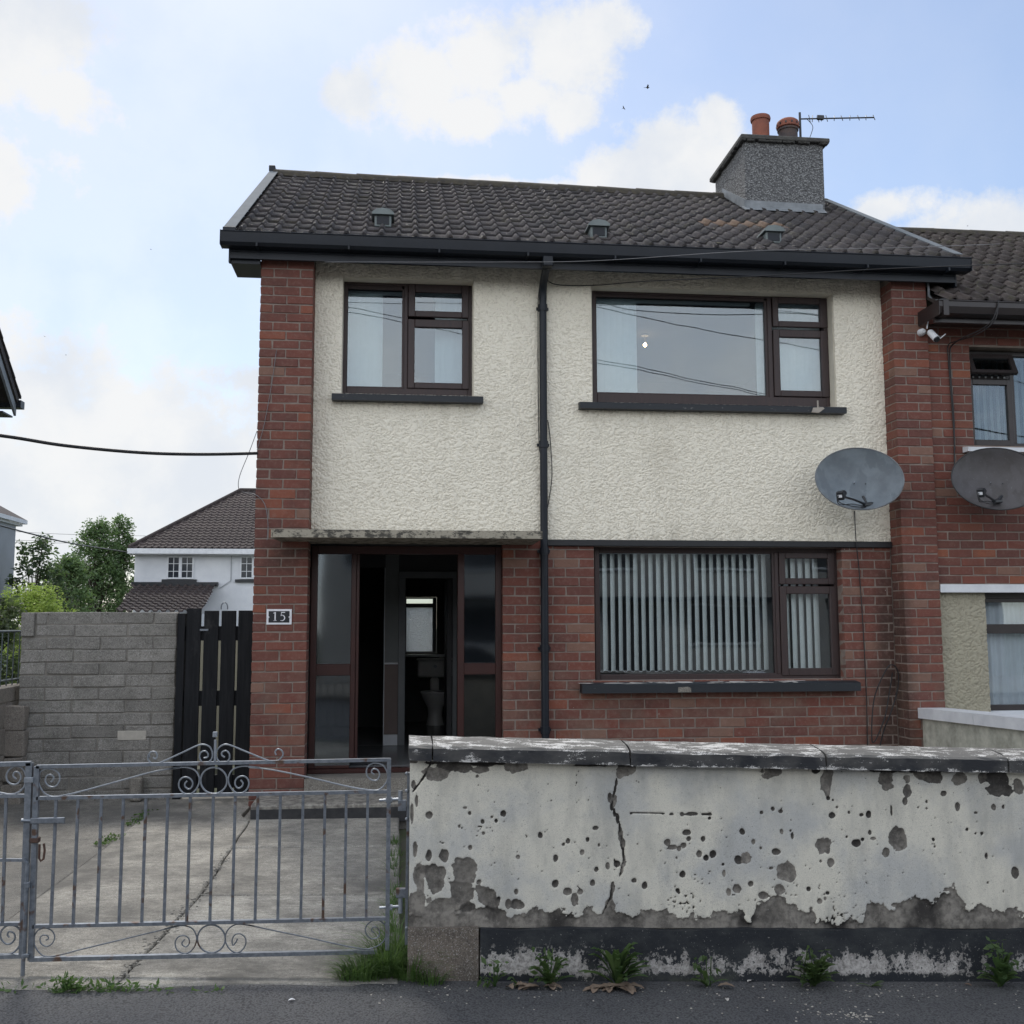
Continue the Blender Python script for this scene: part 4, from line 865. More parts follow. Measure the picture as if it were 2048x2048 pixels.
for l, fn in (([(960,615,19,19),(1222,600,10,12),(1440,605,18,18,1.4),(1392,650,10,11,1.4),(1305,655,12,14,1.3),(1155,685,10,12),(1310,730,10,10),(1268,745,6,7),(1225,823,15,17),(1055,875,29,33),(1675,742,17,20,1.3),(1532,885,14,13,.7),(1775,892,20,24,1.2),(1855,780,12,15),(1826,802,6,7),(1772,1055,22,22,1.3),(1282,1040,17,13),(1410,1153,10,13,1.3),(1365,625,6,7),(1190,565,14,8,.7),(1270,362,9,6),
     (1520,1105,12,16),(1530,1188,42,28,1.1),(1470,1185,18,28,.5),(958,880,20,42,1.1),(870,835,13,48,.8),(975,990,40,70,1.0),(1030,990,30,42,1.0),(890,1000,55,70,.8),(1000,1060,50,60,1.0),(1180,990,75,95,1.0),(1150,905,32,22,.9),(1170,1110,75,110,1.1),(1200,1230,70,70,1.3),(1320,1130,60,58,1.0),(1060,1210,150,75,.8),(880,1200,60,100,.5),(1380,1190,35,35,.9),(1345,1275,55,40,1.2),(1300,1290,300,32,.7),(900,1300,90,40,.4),
     (860,410,14,30,1),(880,520,10,35,.9),(850,600,10,60,.8),(850,270,40,10,1.1),(1080,285,75,38,1.3),(1180,300,75,42,1.2),(1300,280,90,20,1.5),(1400,270,60,18,1.4),(1290,320,50,24,.9),(1520,292,62,44,.45),(1000,350,75,42,.45),(1215,272,300,12,1.4)], W1),
    ([(295,698,20,14),(243,772,13,16,1.3),(115,782,13,12),(316,805,9,10,.6),(207,852,14,16,.7),(430,928,22,20,1.4),(372,940,14,24,.5),(300,962,14,16,1.2),(275,1050,20,24,1.2),(115,1105,30,22,.9),(160,1150,24,42,.9),(193,1108,19,18,.7),(540,1035,17,13,1.2),(612,1067,18,22,1.2),(524,600,11,6,1.3),(785,607,15,10,1.2),(850,607,13,13,1),(905,606,42,13,1.3),(1027,607,18,12,1.4),(1028,634,12,12,1.4),(877,725,24,17,1.3),(893,765,13,14,1.2),(985,765,15,16,1.2),(757,788,20,18,1),(790,820,28,14,.9),(830,830,14,18,1),(860,808,17,14,1.1),(960,862,19,21,1.1),(1005,888,17,16,1.5),(1048,862,20,22,1.5),(815,888,9,10,.6),(1238,718,17,20,1.4),(1310,783,12,15,.9),(1365,597,12,12,1.1),(1435,572,11,13,1.2),(1487,588,13,12,1.2),(1493,716,14,20,.7),(1550,712,8,8,1.3),(1562,745,9,22,1.3),(1357,824,9,10,1),(1455,848,27,20,1.3),(1265,885,32,38,.7),(1213,902,24,25,1.4),(1120,985,14,25,.7),(1115,930,8,8,1.4),(853,995,18,19,1.4),(1205,1083,26,27,.9),(1295,1053,18,18,1.2),(1150,1108,14,22,.5),(1375,1130,28,20,.9),(1425,955,14,8,1),(1525,985,62,60,.75),(1490,1090,40,30,.6),(1420,330,62,38,.6),
      (430,400,7,26,1.2),(422,445,7,26,1.3),(385,500,18,34,1.2),(405,510,30,36,.6),(398,560,10,26,1.6),(415,600,10,26,1.6),(435,635,10,30,1.6),(450,690,8,24,1.6),(455,738,16,40,.9),(470,795,18,34,1),(474,850,8,30,1.5),(478,900,11,40,.8),(465,960,10,34,.6),(404,1080,12,32,.9),(395,1130,12,36,1.2),(385,1190,34,48,.6),(480,320,58,36,.8),(450,350,26,30,.7),(490,295,60,12,1.4),
      (821,1095,12,10,1.4),(830,1110,9,9,1.4),(300,290,160,8,1.4),(1500,300,60,10,1.3)], W2),
    ([(375,613,20,17,1.4),(407,562,8,8,1.2),(352,505,13,15,1.5),(380,517,7,7,1.3),(484,596,9,9),(565,611,15,10,1.4),(609,610,17,21,1.5),(758,580,6,34,1.2),(857,458,31,39,1.1),(845,525,19,30,1.1),(1094,474,19,16,1.2),(985,525,7,11,1.2),(930,563,7,5),(985,570,5,8),(1184,557,17,27,1.1),(1302,598,12,7,1),(1415,560,16,22,.8),(1478,560,7,14,1.1),(1245,706,9,9,1.4),(1300,732,10,8,1.2),(1340,732,11,6,1.3),(1028,770,12,14,1.5),(1035,816,5,5),(318,812,49,56,1),(790,768,52,66,.95),(722,848,30,33,1),(525,793,34,24,1.6),(572,770,11,11,1.5),(617,724,13,16,1.2),(640,765,22,11,.8),(470,752,8,8,1.3),(368,917,24,24,.9),(302,910,8,8),(1368,877,11,22,1.2),(1379,1048,9,12,.8),(1553,985,22,34,1.2),(225,1090,17,17,1.4),(295,1165,20,17,.8),(330,1150,11,13,.5),(345,1115,12,9,1.5),(773,1192,24,15,.9),
      (335,380,44,80,.55),(345,450,22,40,.55),(275,325,34,26,1.5),(710,380,70,60,1.1),(730,430,50,30,.8),(860,375,32,30,.5),(950,350,60,30,1),(1040,370,70,45,1.3),(1195,385,44,40,1),(1340,365,28,32,1.1),(1450,380,85,70,1.5),(1430,450,60,40,1.3),(1500,450,45,40,1.4),(1575,420,36,48,1),(1000,328,260,12,1.5),(1450,325,180,14,1.6),(700,325,90,14,1.6)], W3)):
    for q in l: blob(*fn(q[0], q[1]), q[2], q[3], *(q[4:5] or [1.0]))
r5 = random.Random(21)
for i in range(34):
    q_ = r5.uniform(2080, 2650), r5.uniform(1590, 1800), r5.choice((10,12,15,20,34))
    blob(q_[0], q_[1], q_[2], q_[2]*r5.uniform(.8,1.3), r5.choice((.7,1,1.4)))
for i in range(9): blob(r5.uniform(2080, 2650), 1552, r5.uniform(30,80), r5.uniform(18,50), r5.choice((.6,1.2,1.5)))
band = [W1(x,y) for x,y in ((830,1240),(1260,1200),(1430,1200),(1480,1262),(1560,1238),(1640,1218),(1720,1262),(1800,1215))]+[W2(x,y) for x,y in ((60,1212),(130,1243),(200,1246),(270,1203),(340,1236),(385,1165),(430,1238),(520,1243),(560,1228),(650,1216),(720,1247),(760,1236),(850,1280),(930,1256),(1010,1276),(1080,1226),(1220,1246),(1300,1290),(1330,1205),(1460,1140))]+[W3(x,y) for x,y in ((40,1150),(100,1192),(190,1240),(240,1216),(280,1290),(440,1297),(572,1297),(600,1182),(700,1172),(750,1218),(830,1152),(900,1117),(990,1142),(1010,1172),(1080,1112),(1160,1066),(1220,1152),(1260,1222),(1330,1182),(1450,1202),(1480,1238),(1560,1226),(1640,1250),(1900,1190),(2150,1270),(2400,1140),(2700,1240),(3000,1180),(3400,1250))]
bx = [P(a,b,FY).x for a,b in band]; bz = [P(a,b,FY).z for a,b in band]
n3 = fbm(gx, wz, 70, 91, 3)-.5; bnd = np.interp(gx, bx, bz)+n2*.02; fb = (bnd-wz)/.03+n1*2.2+n3*1.4+n2*1.0; fb = np.clip(fb, -1, 1)
upd = fb > field; deep = np.where(upd, .55+1.7*np.clip(fbm(gx,wz,7,31)-.42,0,1)*2, deep); field = np.maximum(field, fb)
# cracks
def crack(pts, w, dk=1.6):
    global field, deep
    q = [P(*p, FY) for p in pts]; d = np.full(gx.shape, 9.0)
    for a_, b_ in zip(q, q[1:]):
        vx, vz = b_.x-a_.x, b_.z-a_.z; L2 = vx*vx+vz*vz; t = np.clip(((gx-a_.x)*vx+(wz-a_.z)*vz)/L2, 0, 1); d = np.minimum(d, np.hypot(gx-a_.x-t*vx, wz-a_.z-t*vz))
    f = 1-(d+n1*.006)/w; upd = f > field; deep = np.where(upd, dk, deep); field = np.maximum(field, f)
crack([W1(975,270),W1(940,345),W1(905,400),W1(855,462)], .004); crack([W2(430,380),W2(415,470),W2(400,560),W2(440,640),W2(455,700),W2(462,800),W2(478,900),W2(450,1010)], .0032); crack([W2(404,1050),W2(390,1150),W2(340,1250)], .004); crack([W2(524,600),W2(660,602),W2(785,607)], .0022); crack([W2(905,606),W2(1030,610)], .0025)
# speckled pock marks in clusters
sp_ = fbm(gx, wz, 95, 51, 2); dens = np.zeros(gx.shape)
for (fn, x, y, rx, ry, w) in ((W2,850,1180,110,90,1),(W2,980,1020,130,60,.5),(W2,1250,1150,110,60,.7),(W2,1360,1100,60,60,.7),(W2,400,930,60,50,.7),(W2,420,1110,50,60,.8),(W3,350,1270,160,50,1.2),(W3,500,1255,100,50,1.2),(W3,100,1100,90,70,.5),(W1,1300,700,130,60,.5),(W1,1900,1000,120,200,.3),(W2,200,1000,150,200,.25),(W2,500,900,500,300,.12),(W3,300,1100,300,150,.3),(W1,1500,900,400,300,.12)):
    p = P(*fn(x,y), FY); dens = np.maximum(dens, w*np.clip(1.2-np.hypot((gx-p.x)/(rx/KP/3.22*1.3), (wz-p.z)/(ry/KP/3.22*1.3)), 0, 1))
fs_ = (sp_-(.90-.20*dens))*10; fs_ = np.clip(fs_, -1, .6); upd = fs_ > field; deep = np.where(upd, 1.6, deep); field = np.maximum(field, fs_)
peel = 1/(1+np.exp(-field*9)); dep = np.clip(field*1.6+.15, 0, 1)*(.006+.008*np.clip(deep-.4,0,1)); dep = dep*(field > -.05)
yy = FY+dep+(fbm(gx,wz,12,71,3)-.5)*.004*(peel>.5)+(fbm(gx,wz,2.2,81,3)-.5)*.006
me = bpy.data.meshes.new('render_coat'); co = np.stack([gx, yy, wz], -1).reshape(-1,3)
idx = np.arange(nxg*nzg).reshape(nzg, nxg); qd = np.stack([idx[:-1,:-1], idx[:-1,1:], idx[1:,1:], idx[1:,:-1]], -1).reshape(-1,4)
me.vertices.add(len(co)); me.vertices.foreach_set('co', co.ravel()); me.loops.add(qd.size); me.loops.foreach_set('vertex_index', qd.ravel().astype(np.int32))
me.polygons.add(len(qd)); me.polygons.foreach_set('loop_start', np.arange(0, qd.size, 4, dtype=np.int32)); me.polygons.foreach_set('loop_total', np.full(len(qd), 4, dtype=np.int32)); me.polygons.foreach_set('use_smooth', np.ones(len(qd), bool))
for nm_, ar in (('peel', peel), ('deep', deep)):
    at = me.attributes.new(nm_, 'FLOAT', 'POINT'); at.data.foreach_set('value', ar.ravel().astype(np.float32))
me.update(calc_edges=True); me.validate()
pm = NM('peeling_painted_render'); pe = pm.attr('peel'); dk = pm.attr('deep'); a1 = pm.noise(2.4, 6, .6); a2 = pm.noise(130, 4, .7); a3 = pm.noise(34, 6, .7); a4 = pm.noise(9, 5, .6, pm.map((1,1,.3)))
paint = pm.mix((.66,.635,.55), (.47,.475,.46), pm.rng(a1, .42, .64, smooth=True)); paint = pm.mix(paint, (.30,.30,.28), pm.math('MULTIPLY', pm.rng(a4, .45, .75), .6)); paint = pm.mix(paint, (.25,.245,.23), pm.math('MULTIPLY', pm.rng(a3, .55, .8), .45)); paint = pm.mix(paint, (.12,.115,.10), pm.math('MULTIPLY', pm.rng(a2, .60, .68), .75)); a6 = pm.noise(300, 2, .6); paint = pm.mix(paint, (.26,.255,.24), pm.math('MULTIPLY', pm.rng(a6, .5, .7), .5))
bare = pm.mix((.25,.232,.205), (.115,.106,.095), pm.rng(pm.math('ADD', a3, pm.math('MULTIPLY', pm.math('SUBTRACT', a4, .5), .8)), .38, .62)); bare = pm.mix(bare, (.035,.032,.03), pm.math('MULTIPLY', pm.rng(dk, .7, 1.5), pm.rng(pm.math('ADD', a3, pm.math('MULTIPLY', a2, .4)), .38, .75, .75, 1.0)))
edge_ = pm.math('ADD', pe, pm.math('MULTIPLY', pm.math('SUBTRACT', a3, .5), .35))
bare = pm.mix(bare, (.40,.39,.36), pm.math('MULTIPLY', pm.rng(a2, .64, .7), .6)); c = pm.mix(paint, bare, pm.rng(edge_, .46, .54)); pm.bump(pm.math('ADD', pm.math('MULTIPLY', a2, .6), pm.math('MULTIPLY', a3, pe)), .55, .004); PEEL = pm.fin(c, .88)
me.materials.append(PEEL); o = bpy.data.objects.new('render_coat', me); link(o, fw)
k = MB(); XE = x1w
k.prism([(x0w+.002, zb0-.2),(XE, zb0-.2+sh(XE)),(XE, zt0+sh(XE)),(x0w+.002, zt0)], 'y', FY+.02, FY+.215); k.build('wall_core', CONC2, fw)
k = MB(); k.prism([(4.701, zp0+sh(4.701)),(XE, zp0+sh(XE)),(XE, zt0+sh(XE)),(4.701, zt0+sh(4.701))], 'y', FY, FY+.019); k.build('render_coat', PEEL, fw)
# plinth
xs_ = P(958,1870,FY-.02).x
pl = NM('black_plinth_paint'); _x = pl.xyz(); hgt = pl.math('ADD', _x[2], pl.math('MULTIPLY', _x[0], .036)); s1 = pl.noise(7, 6, .65, pl.map((.7,1,1.2))); s2 = pl.noise(60, 5, .75); s3 = pl.noise(2.2, 4, .5)
bandm = pl.math('MULTIPLY', pl.rng(hgt, .09, .12), pl.rng(hgt, .25, .14)); s4 = pl.noise(2.6, 5, .65, pl.map((1,1,2.2), (4,1,2))); bandm = pl.math('MULTIPLY', bandm, pl.rng(s4, .30, .56, .25, 1.2)); bandm = pl.math('ADD', bandm, pl.math('MULTIPLY', pl.math('SUBTRACT', s3, .5), 1.2))
wh = pl.math('MULTIPLY', pl.rng(pl.math('ADD', bandm, pl.math('ADD', pl.math('MULTIPLY', pl.math('SUBTRACT', s2, .5), 2.6), pl.math('MULTIPLY', pl.math('SUBTRACT', pl.noise(17, 5, .7, pl.map((1,1,.6), (2,2,8))), .5), 3.2))), .52, .70), pl.rng(hgt, .27, .2))
wh = pl.math('MAXIMUM', wh, pl.math('MULTIPLY', pl.rng(pl.noise(110, 3, .7), .68, .70), .7))
base = pl.mix((.012,.015,.020), (.040,.044,.046), pl.rng(s1, .45, .7)); base = pl.mix(base, (.07,.075,.05), pl.math('MULTIPLY', pl.rng(s1, .55, .75), pl.rng(hgt, .16, .05)))
pc = pl.mix(base, pl.mix((.50,.48,.46), (.20,.19,.18), pl.rng(s2, .4, .62)), wh); pl.bump(pl.math('ADD', s2, s1), .6, .006); PLIN = pl.fin(pc, .8)
k = MB(); n = 60
pts = [xs_+.006+(XE-xs_)*i/n for i in range(n+1)]
k.prism([(p, zb0-.2+sh(p)) for p in (pts[0], pts[-1])]+[(p, zp0+sh(p)+.003*math.sin(p*9)+rnd.uniform(-.003,.003)) for p in reversed(pts)], 'y', FY-.022, FY+.018)
k.prism([(pts[0], zb0-.2+sh(pts[0])),(pts[-1], zb0-.2+sh(XE)),(XE, .03+sh(XE)+.0),(pts[0], .045)], 'y', FY-.05, FY-.0225)
k.build('plinth', PLIN, fw)
k = MB(); k.prism([(x0w-.004, zb0-.2),(xs_-.002, zb0-.2),(xs_-.002, zp0-.003),(x0w-.004, zp0+.003)], 'y', FY-.018, FY+.018); k.build('plinth_end', conc('brown_bare_concrete', (.23,.19,.155), (.14,.12,.10), (.07,.06,.055), scale=6), fw)
# coping stones
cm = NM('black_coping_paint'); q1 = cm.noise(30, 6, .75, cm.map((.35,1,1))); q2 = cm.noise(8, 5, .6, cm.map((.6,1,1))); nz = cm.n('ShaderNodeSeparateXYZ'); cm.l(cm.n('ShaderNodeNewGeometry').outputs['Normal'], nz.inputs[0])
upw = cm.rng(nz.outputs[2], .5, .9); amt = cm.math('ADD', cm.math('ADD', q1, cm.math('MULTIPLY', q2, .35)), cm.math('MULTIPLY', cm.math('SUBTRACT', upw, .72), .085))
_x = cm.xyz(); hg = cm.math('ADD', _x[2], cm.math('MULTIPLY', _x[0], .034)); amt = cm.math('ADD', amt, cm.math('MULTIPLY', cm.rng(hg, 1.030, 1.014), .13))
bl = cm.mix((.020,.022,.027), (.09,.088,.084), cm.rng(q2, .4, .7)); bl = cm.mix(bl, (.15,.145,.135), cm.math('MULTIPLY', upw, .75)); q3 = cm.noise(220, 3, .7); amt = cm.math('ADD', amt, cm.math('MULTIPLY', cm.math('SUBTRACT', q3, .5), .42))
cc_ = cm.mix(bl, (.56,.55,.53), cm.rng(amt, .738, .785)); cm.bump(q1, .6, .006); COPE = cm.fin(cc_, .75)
edges = [P(px,1500,FY-.06).x for px in (818,864,867,1258,1261,1649,1652,2013)]
segs = [(edges[0], edges[1]),(edges[2],edges[3]),(edges[4],edges[5]),(edges[6],edges[7])]; xx = edges[7]+.006
while xx < XE: segs.append((xx, min(xx+.885, XE))); xx += .892
for i, (a, b) in enumerate(segs):
    k = MB(); ja = rnd.uniform(-.003,.003)
    n = max(2, int((b-a)/.05)); prof = [(-.065,0),(-.069,.056),(-.055,.066),(.0,.080),(.11,.092),(.22,.080),(.265,.06),(.275,.0)]
    vs = []; fs = []
    for s in range(n+1):
        x = a+(b-a)*s/n
        for (py_, pz_) in prof: vs.append((x+(rnd.uniform(-.003,.003) if s in (0,n) else 0), FY+py_+rnd.uniform(-.0022,.0022), zt0+sh(x)+pz_+ja+rnd.uniform(-.0022,.0022)))
    m_ = len(prof)
    for s in range(n):
        for q in range(m_): fs.append((s*m_+q, s*m_+(q+1)%m_, (s+1)*m_+(q+1)%m_, (s+1)*m_+q)[::-1])
    fs += [tuple(range(m_)), tuple(n*m_+q for q in reversed(range(m_)))]
    k.add(vs, fs).build('coping_stone', COPE, fw)
# ------------------------------------------------------------------ steel gates
GY = -4.14
def A2(x, y): p = P(x/3.22, 1440+y/3.22, GY); return (p.x, GY, p.z)
def A3(x, y): p = P(560+x/3.22, 1440+y/3.22, GY); return (p.x, GY, p.z)
def rail(mb, a, b, w=.022, d=.022):
    a, b = Vector(a), Vector(b); t = (b-a).normalized(); n = Vector((0,1,0)); u = t.cross(n)
    vs = [p+u*su*w/2+n*sn*d/2 for p in (a,b) for su,sn in ((-1,-1),(1,-1),(1,1),(-1,1))]
    mb.add(vs, [(0,1,2,3),(7,6,5,4),(0,4,5,1),(1,5,6,2),(2,6,7,3),(3,7,4,0)]); return mb
def scroll(c, r0, r1, a0, turns, n=26, sgn=1):
    """spiral in the gate plane from radius r0 to r1"""
    return [(c[0]+(r0+(r1-r0)*(i/n)**.8)*math.cos(R(a0)+sgn*turns*2*math.pi*i/n), c[1]+(r0+(r1-r0)*(i/n)**.8)*math.sin(R(a0)+sgn*turns*2*math.pi*i/n)) for i in range(n+1)]
gl = empty('metal_gate', (-.8, GY, .2), 'closed galvanised steel gate with scrollwork across the driveway, next to the peeling wall', 'gate', 'scrolled steel driveway gates')
fr = MB()
rail(fr, A2(236,300), A3(712,255), .014, .022); rail(fr, A2(238,503), A3(692,460), .014, .022); rail(fr, A2(214,1328), A3(688,1277), .014, .022); rail(fr, A2(192,1541), A3(622,1490), .016, .024)
rail(fr, A2(240,296), A2(199,1545), .022, .022); rail(fr, A3(703,252), A3(690,1478), .018, .026)
fr.build('gate_frame', GALV, gl)
bars = [111,155,202,246,291,335,380,426,470,515.5,560.5,606,650,692.6,735.5]
for b in bars:
    t = (b-74)/(778-74); yt = 1597+(1583-1597)*t; ybm = 1852+(1836-1852)*t
    tb = P(b+1.8*(1-t)-.0, yt, GY); bb = P(b-9.5*(1-t)-3.0*t, ybm, GY)
    rail(MB(), (tb.x,GY,tb.z), (bb.x,GY,bb.z), .0115, .0115).build('bar', GALV, gl)
def scr_path(mb, pts, fn, r=.0035, k=5, mirror=None):
    q = [(2*mirror-x, y) if mirror else (x, y) for x, y in pts]
    mb.tube([fn(*p) for p in spline([(a,b,0) for a,b in q], k) for p in [(p[0],p[1])]], r, 6)
cornr = [(1160,307),(1000,330),(760,395),(520,460),(400,487),(345,495),(285,470),(250,410),(252,350),(285,318),(340,318),(378,345),(383,390),(355,428),(315,425),(292,395),(300,362),(325,352),(345,368),(340,390),(326,398)]
cents = [(1080,318),(1160,305),(1215,307),(1262,330),(1284,380),(1270,435),(1230,475),(1185,472),(1154,435),(1155,395),(1180,370),(1215,372),(1238,395),(1238,425),(1218,445),(1195,432),(1190,412),(1205,392)]
def top_panel(gate, fn, cx, dy=lambda x: 0):
    for mir in (None, cx):
        if mir is None:
            m = MB(); scr_path(m, cents, fn); m.build('scroll', GALV_L, gate); m = MB(); scr_path(m, cornr, fn); m.build('scroll', GALV_L, gate)
def slope_fn(x, y):      # gate drawn in its own slightly falling frame
    return A2(x, y)
top_panel(gl, A2, 1375)
def mir_fn(cx, k): return lambda x, y: A2(2*cx-x, y+(cx-x)*-2*k)
for pts in (cents,):
    m = MB(); scr_path(m, [(2*1377-x, y-(1377-x)*2*.018) for x,y in pts], A2); m.build('scroll', GALV_L, gl)
m = MB(); scr_path(m, [(1600,303),(1760,322),(2000,372),(2250,430),(2400,453),(2450,443),(2492,395),(2494,340),(2465,290),(2410,277),(2370,300),(2360,345),(2385,382),(2425,388),(2445,355),(2432,322),(2405,315),(2392,335),(2410,352)], A2); m.build('scroll', GALV_L, gl)
def ring(fn, cx, cy, r, mb): mb.tube([fn(cx+r*math.cos(2*math.pi*i/28), cy+r*1.0*math.sin(2*math.pi*i/28)) for i in range(28)], .0038, 6, closed=True)
m = MB(); ring(A2, 1377, 390, 85, m); m.build('ring', GALV_L, gl)
# crest above the top rail
m = MB(); scr_path(m, [(965,240),(958,225),(972,206),(1000,206),(1012,232),(1000,250),(985,240)][::-1]+[(955,225),(955,255),(975,278),(1005,283),(1060,262),(1180,207),(1270,165),(1315,158),(1352,175),(1368,212),(1362,252),(1330,276),(1300,270),(1285,238),(1295,208),(1322,200),(1340,218),(1336,238),(1312,245)], A2); m.build('scroll', GALV_L, gl)
m = MB(); scr_path(m, [(1448,240),(1430,228),(1430,208),(1455,198),(1475,215),(1478,245),(1460,270),(1425,275),(1398,250),(1392,212),(1410,178),(1445,158),(1490,165),(1600,210),(1720,258),(1765,267),(1800,255),(1822,225),(1815,198),(1790,187),(1772,205),(1778,225)], A2); m.build('scroll', GALV_L, gl)
m = MB(); rail(m, A2(1384,288), A2(1387,128), .010, .010); m.box(*[A2(1374,0)[0], A2(1402,0)[0]], GY-.010, GY+.010, A2(0,135)[2]+.004, A2(0,100)[2]+.004, .002); m.build('finial', GALV_L, gl)
# bottom panel
m = MB(); scr_path(m, [(1060,1345),(1150,1326),(1205,1328),(1245,1350),(1266,1400),(1255,1455),(1220,1495),(1180,1503),(1140,1480),(1128,1435),(1145,1400),(1180,1388),(1212,1402),(1220,1435),(1200,1460),(1178,1452),(1172,1435),(1190,1412)], A2, .0030); m.build('scroll', GALV, gl)
m = MB(); scr_path(m, [(1150,1326),(1000,1362),(760,1420),(520,1478),(400,1510),(310,1524),(262,1508),(225,1455),(220,1400),(245,1355),(290,1340),(335,1358),(352,1400),(335,1440),(300,1458),(265,1440),(258,1405),(278,1385),(305,1390),(312,1408),(295,1418)], A2, .0030); m.build('scroll', GALV, gl)
m = MB(); ring(A2, 1361, 1409, 90, m); m.build('ring', GALV, gl)
m = MB(); scr_path(m, [(1540,1398),(1520,1405),(1522,1435),(1500,1450),(1495,1420),(1520,1385)][::-1][:0]+[(1530,1408),(1518,1432),(1500,1450),(1495,1415),(1515,1382),(1550,1378),(1580,1405),(1580,1450),(1550,1490),(1510,1496),(1470,1465),(1450,1410),(1465,1355),(1505,1322),(1550,1315),(1640,1328)], A2, .0030); m.build('scroll', GALV, gl)
m = MB(); scr_path(m, [(1600,1320),(1760,1355),(2000,1405),(2200,1450),(2340,1474),(2400,1468),(2455,1440),(2488,1390),(2488,1335),(2450,1295),(2400,1293),(2360,1325),(2355,1370),(2385,1405),(2425,1405),(2445,1375),(2432,1340),(2405,1333),(2393,1355),(2410,1370)], A2, .0030); m.build('scroll', GALV, gl)
# slide latch and padlock hasp
m = MB(); a = A2(150,640); b = A2(427,650); m.tube([(a[0],GY-.022,a[2]),(b[0],GY-.022,b[2])], .008, 8); m.box(A2(240,0)[0],b[0],GY-.032,GY-.014,A2(0,665)[2],A2(0,630)[2],.002); m.box(A2(250,0)[0],A2(285,0)[0],GY-.03,GY-.012,A2(0,760)[2],A2(0,668)[2],.002)
m.build('latch', GALV, gl)
m = MB(); m.tube([A2(*q) for q in [(282,795),(288,840),(280,895),(262,908),(252,890),(255,800)]], .005, 6); m.box(A2(240,0)[0],A2(298,0)[0],GY-.03,GY+.0,A2(0,790)[2],A2(0,755)[2],.003); m.build('hasp', RUST, gl)
m = MB(); m.box(A2(180,0)[0],A2(238,0)[0],GY-.018,GY+.0,A2(0,405)[2],A2(0,370)[2],.002); m.build('stop_plate', GALV_L, gl)
# hinges on a flat post at the wall
for y0 in (518, 1210):
    m = MB(); a = A3(640,y0); b = A3(770,y0-10); m.tube([(a[0],GY,a[2]),(b[0],GY,b[2])], .006, 8)
    for xx in (690, 715): q = A3(xx,y0-4); m.tube([(q[0]-.006,GY,q[2]),(q[0]+.006,GY,q[2])], .013, 6)
    q = A3(775,y0-20); m.tube([(q[0],GY,q[2]-.035),(q[0],GY,q[2]+.03)], .010, 10); m.build('hinge', GALV_L, gl)
post = empty('gate_post', (.04, GY, .1), 'thin galvanised flat bar post fixed to the wall end, carrying the gate hinges', 'gate post')
m = MB(); a = A3(828,338); b = A3(812,1440); m.add([(x_+dx_, GY+dy_, z_) for (x_,z_) in ((b[0],b[2]),(a[0],a[2])) for dx_,dy_ in ((-.006,-.02),(.006,-.02),(.006,.02),(-.006,.02))], [(3,2,1,0),(4,5,6,7),(0,1,5,4),(1,2,6,5),(2,3,7,6),(3,0,4,7)]); m.build('flat_bar', GALV, post)
for (x0_,x1_,y0_,y1_) in ((765,815,530,600),(757,815,1105,1165)):
    MB().box(A3(x0_,0)[0],A3(x1_,0)[0]+.002,GY-.015,GY+.015,A3(0,y1_)[2],A3(0,y0_)[2],.002).build('lug', GALV, post)
for y0_ in (450, 630, 1330, 340):
    q = A3(822,y0_); MB().lathe([(.008,0),(.007,.004),(.004,.007)], 8, Matrix.Translation((q[0]-.004,GY-.021,q[2])) @ Matrix.Rotation(R(90),4,'X')).build('bolt', GALV_L, post)
# left leaf
g2 = empty('metal_gate', (-2.4, GY, .2), 'left leaf of the scrolled steel gates, cut by the left edge, with a drop bolt', 'gate', 'scrolled steel driveway gates')
m = MB(); rail(m, A2(-1500,330), A2(203,279), .018, .026); rail(m, A2(-1500,515), A2(175,487), .014, .022); rail(m, A2(-1500,1345), A2(140,1311), .014, .022); rail(m, A2(-1500,1560), A2(150,1518), .016, .024); rail(m, A2(192,275), A2(146,1520), .026, .026); rail(m, A2(-1500,330), A2(-1530,1560), .02, .026); rail(m, A2(-1500,900), A2(152,902), .012, .012); m.build('gate_frame', GALV, g2)
for i in range(11):
    x = 40-i*143; rail(MB(), A2(x,502-i*2), A2(x-25,1310-i*2), .0115, .0115).build('bar', GALV, g2)
for pts, mt in (([(-300,432),(-100,452),(0,468),(60,478),(110,470),(155,430),(168,370),(150,318),(110,297),(70,310),(42,350),(50,395),(85,415),(118,405),(135,370),(122,340),(95,335),(85,360),(105,380)], GALV_L), ([(-250,1480),(-100,1500),(0,1508),(70,1505),(115,1470),(140,1410),(130,1355),(95,1325),(45,1325),(8,1360),(5,1405),(35,1440),(70,1440),(95,1410),(90,1375),(60,1362),(48,1385),(62,1400)], GALV)):
    m = MB(); scr_path(m, pts, A2, .004); m.build('scroll', mt, g2)
m = MB(); a = A2(188,920); b = A2(153,1700); m.tube([(a[0],GY-.02,a[2]),(b[0],GY-.02,b[2]-.01)], .009, 8); m.tube([(a[0],GY-.02,a[2]),(a[0]-.02,GY-.02,a[2]+.02)], .008, 6); m.box(b[0]-.012,b[0]+.016,GY-.04,GY,b[2]-.012,b[2]-.002); m.build('drop_bolt', GALV, g2)
m = MB(); q = A2(185,1055); m.box(q[0]-.012,q[0]+.012,GY-.03,GY-.01,q[2]-.012,q[2]+.012,.003).build('bolt_keeper', GALV, g2); q = A2(168,1508); MB().box(q[0]-.012,q[0]+.02,GY-.03,GY-.01,q[2]-.008,q[2]+.008,.003).build('bolt_keeper', GALV, g2)
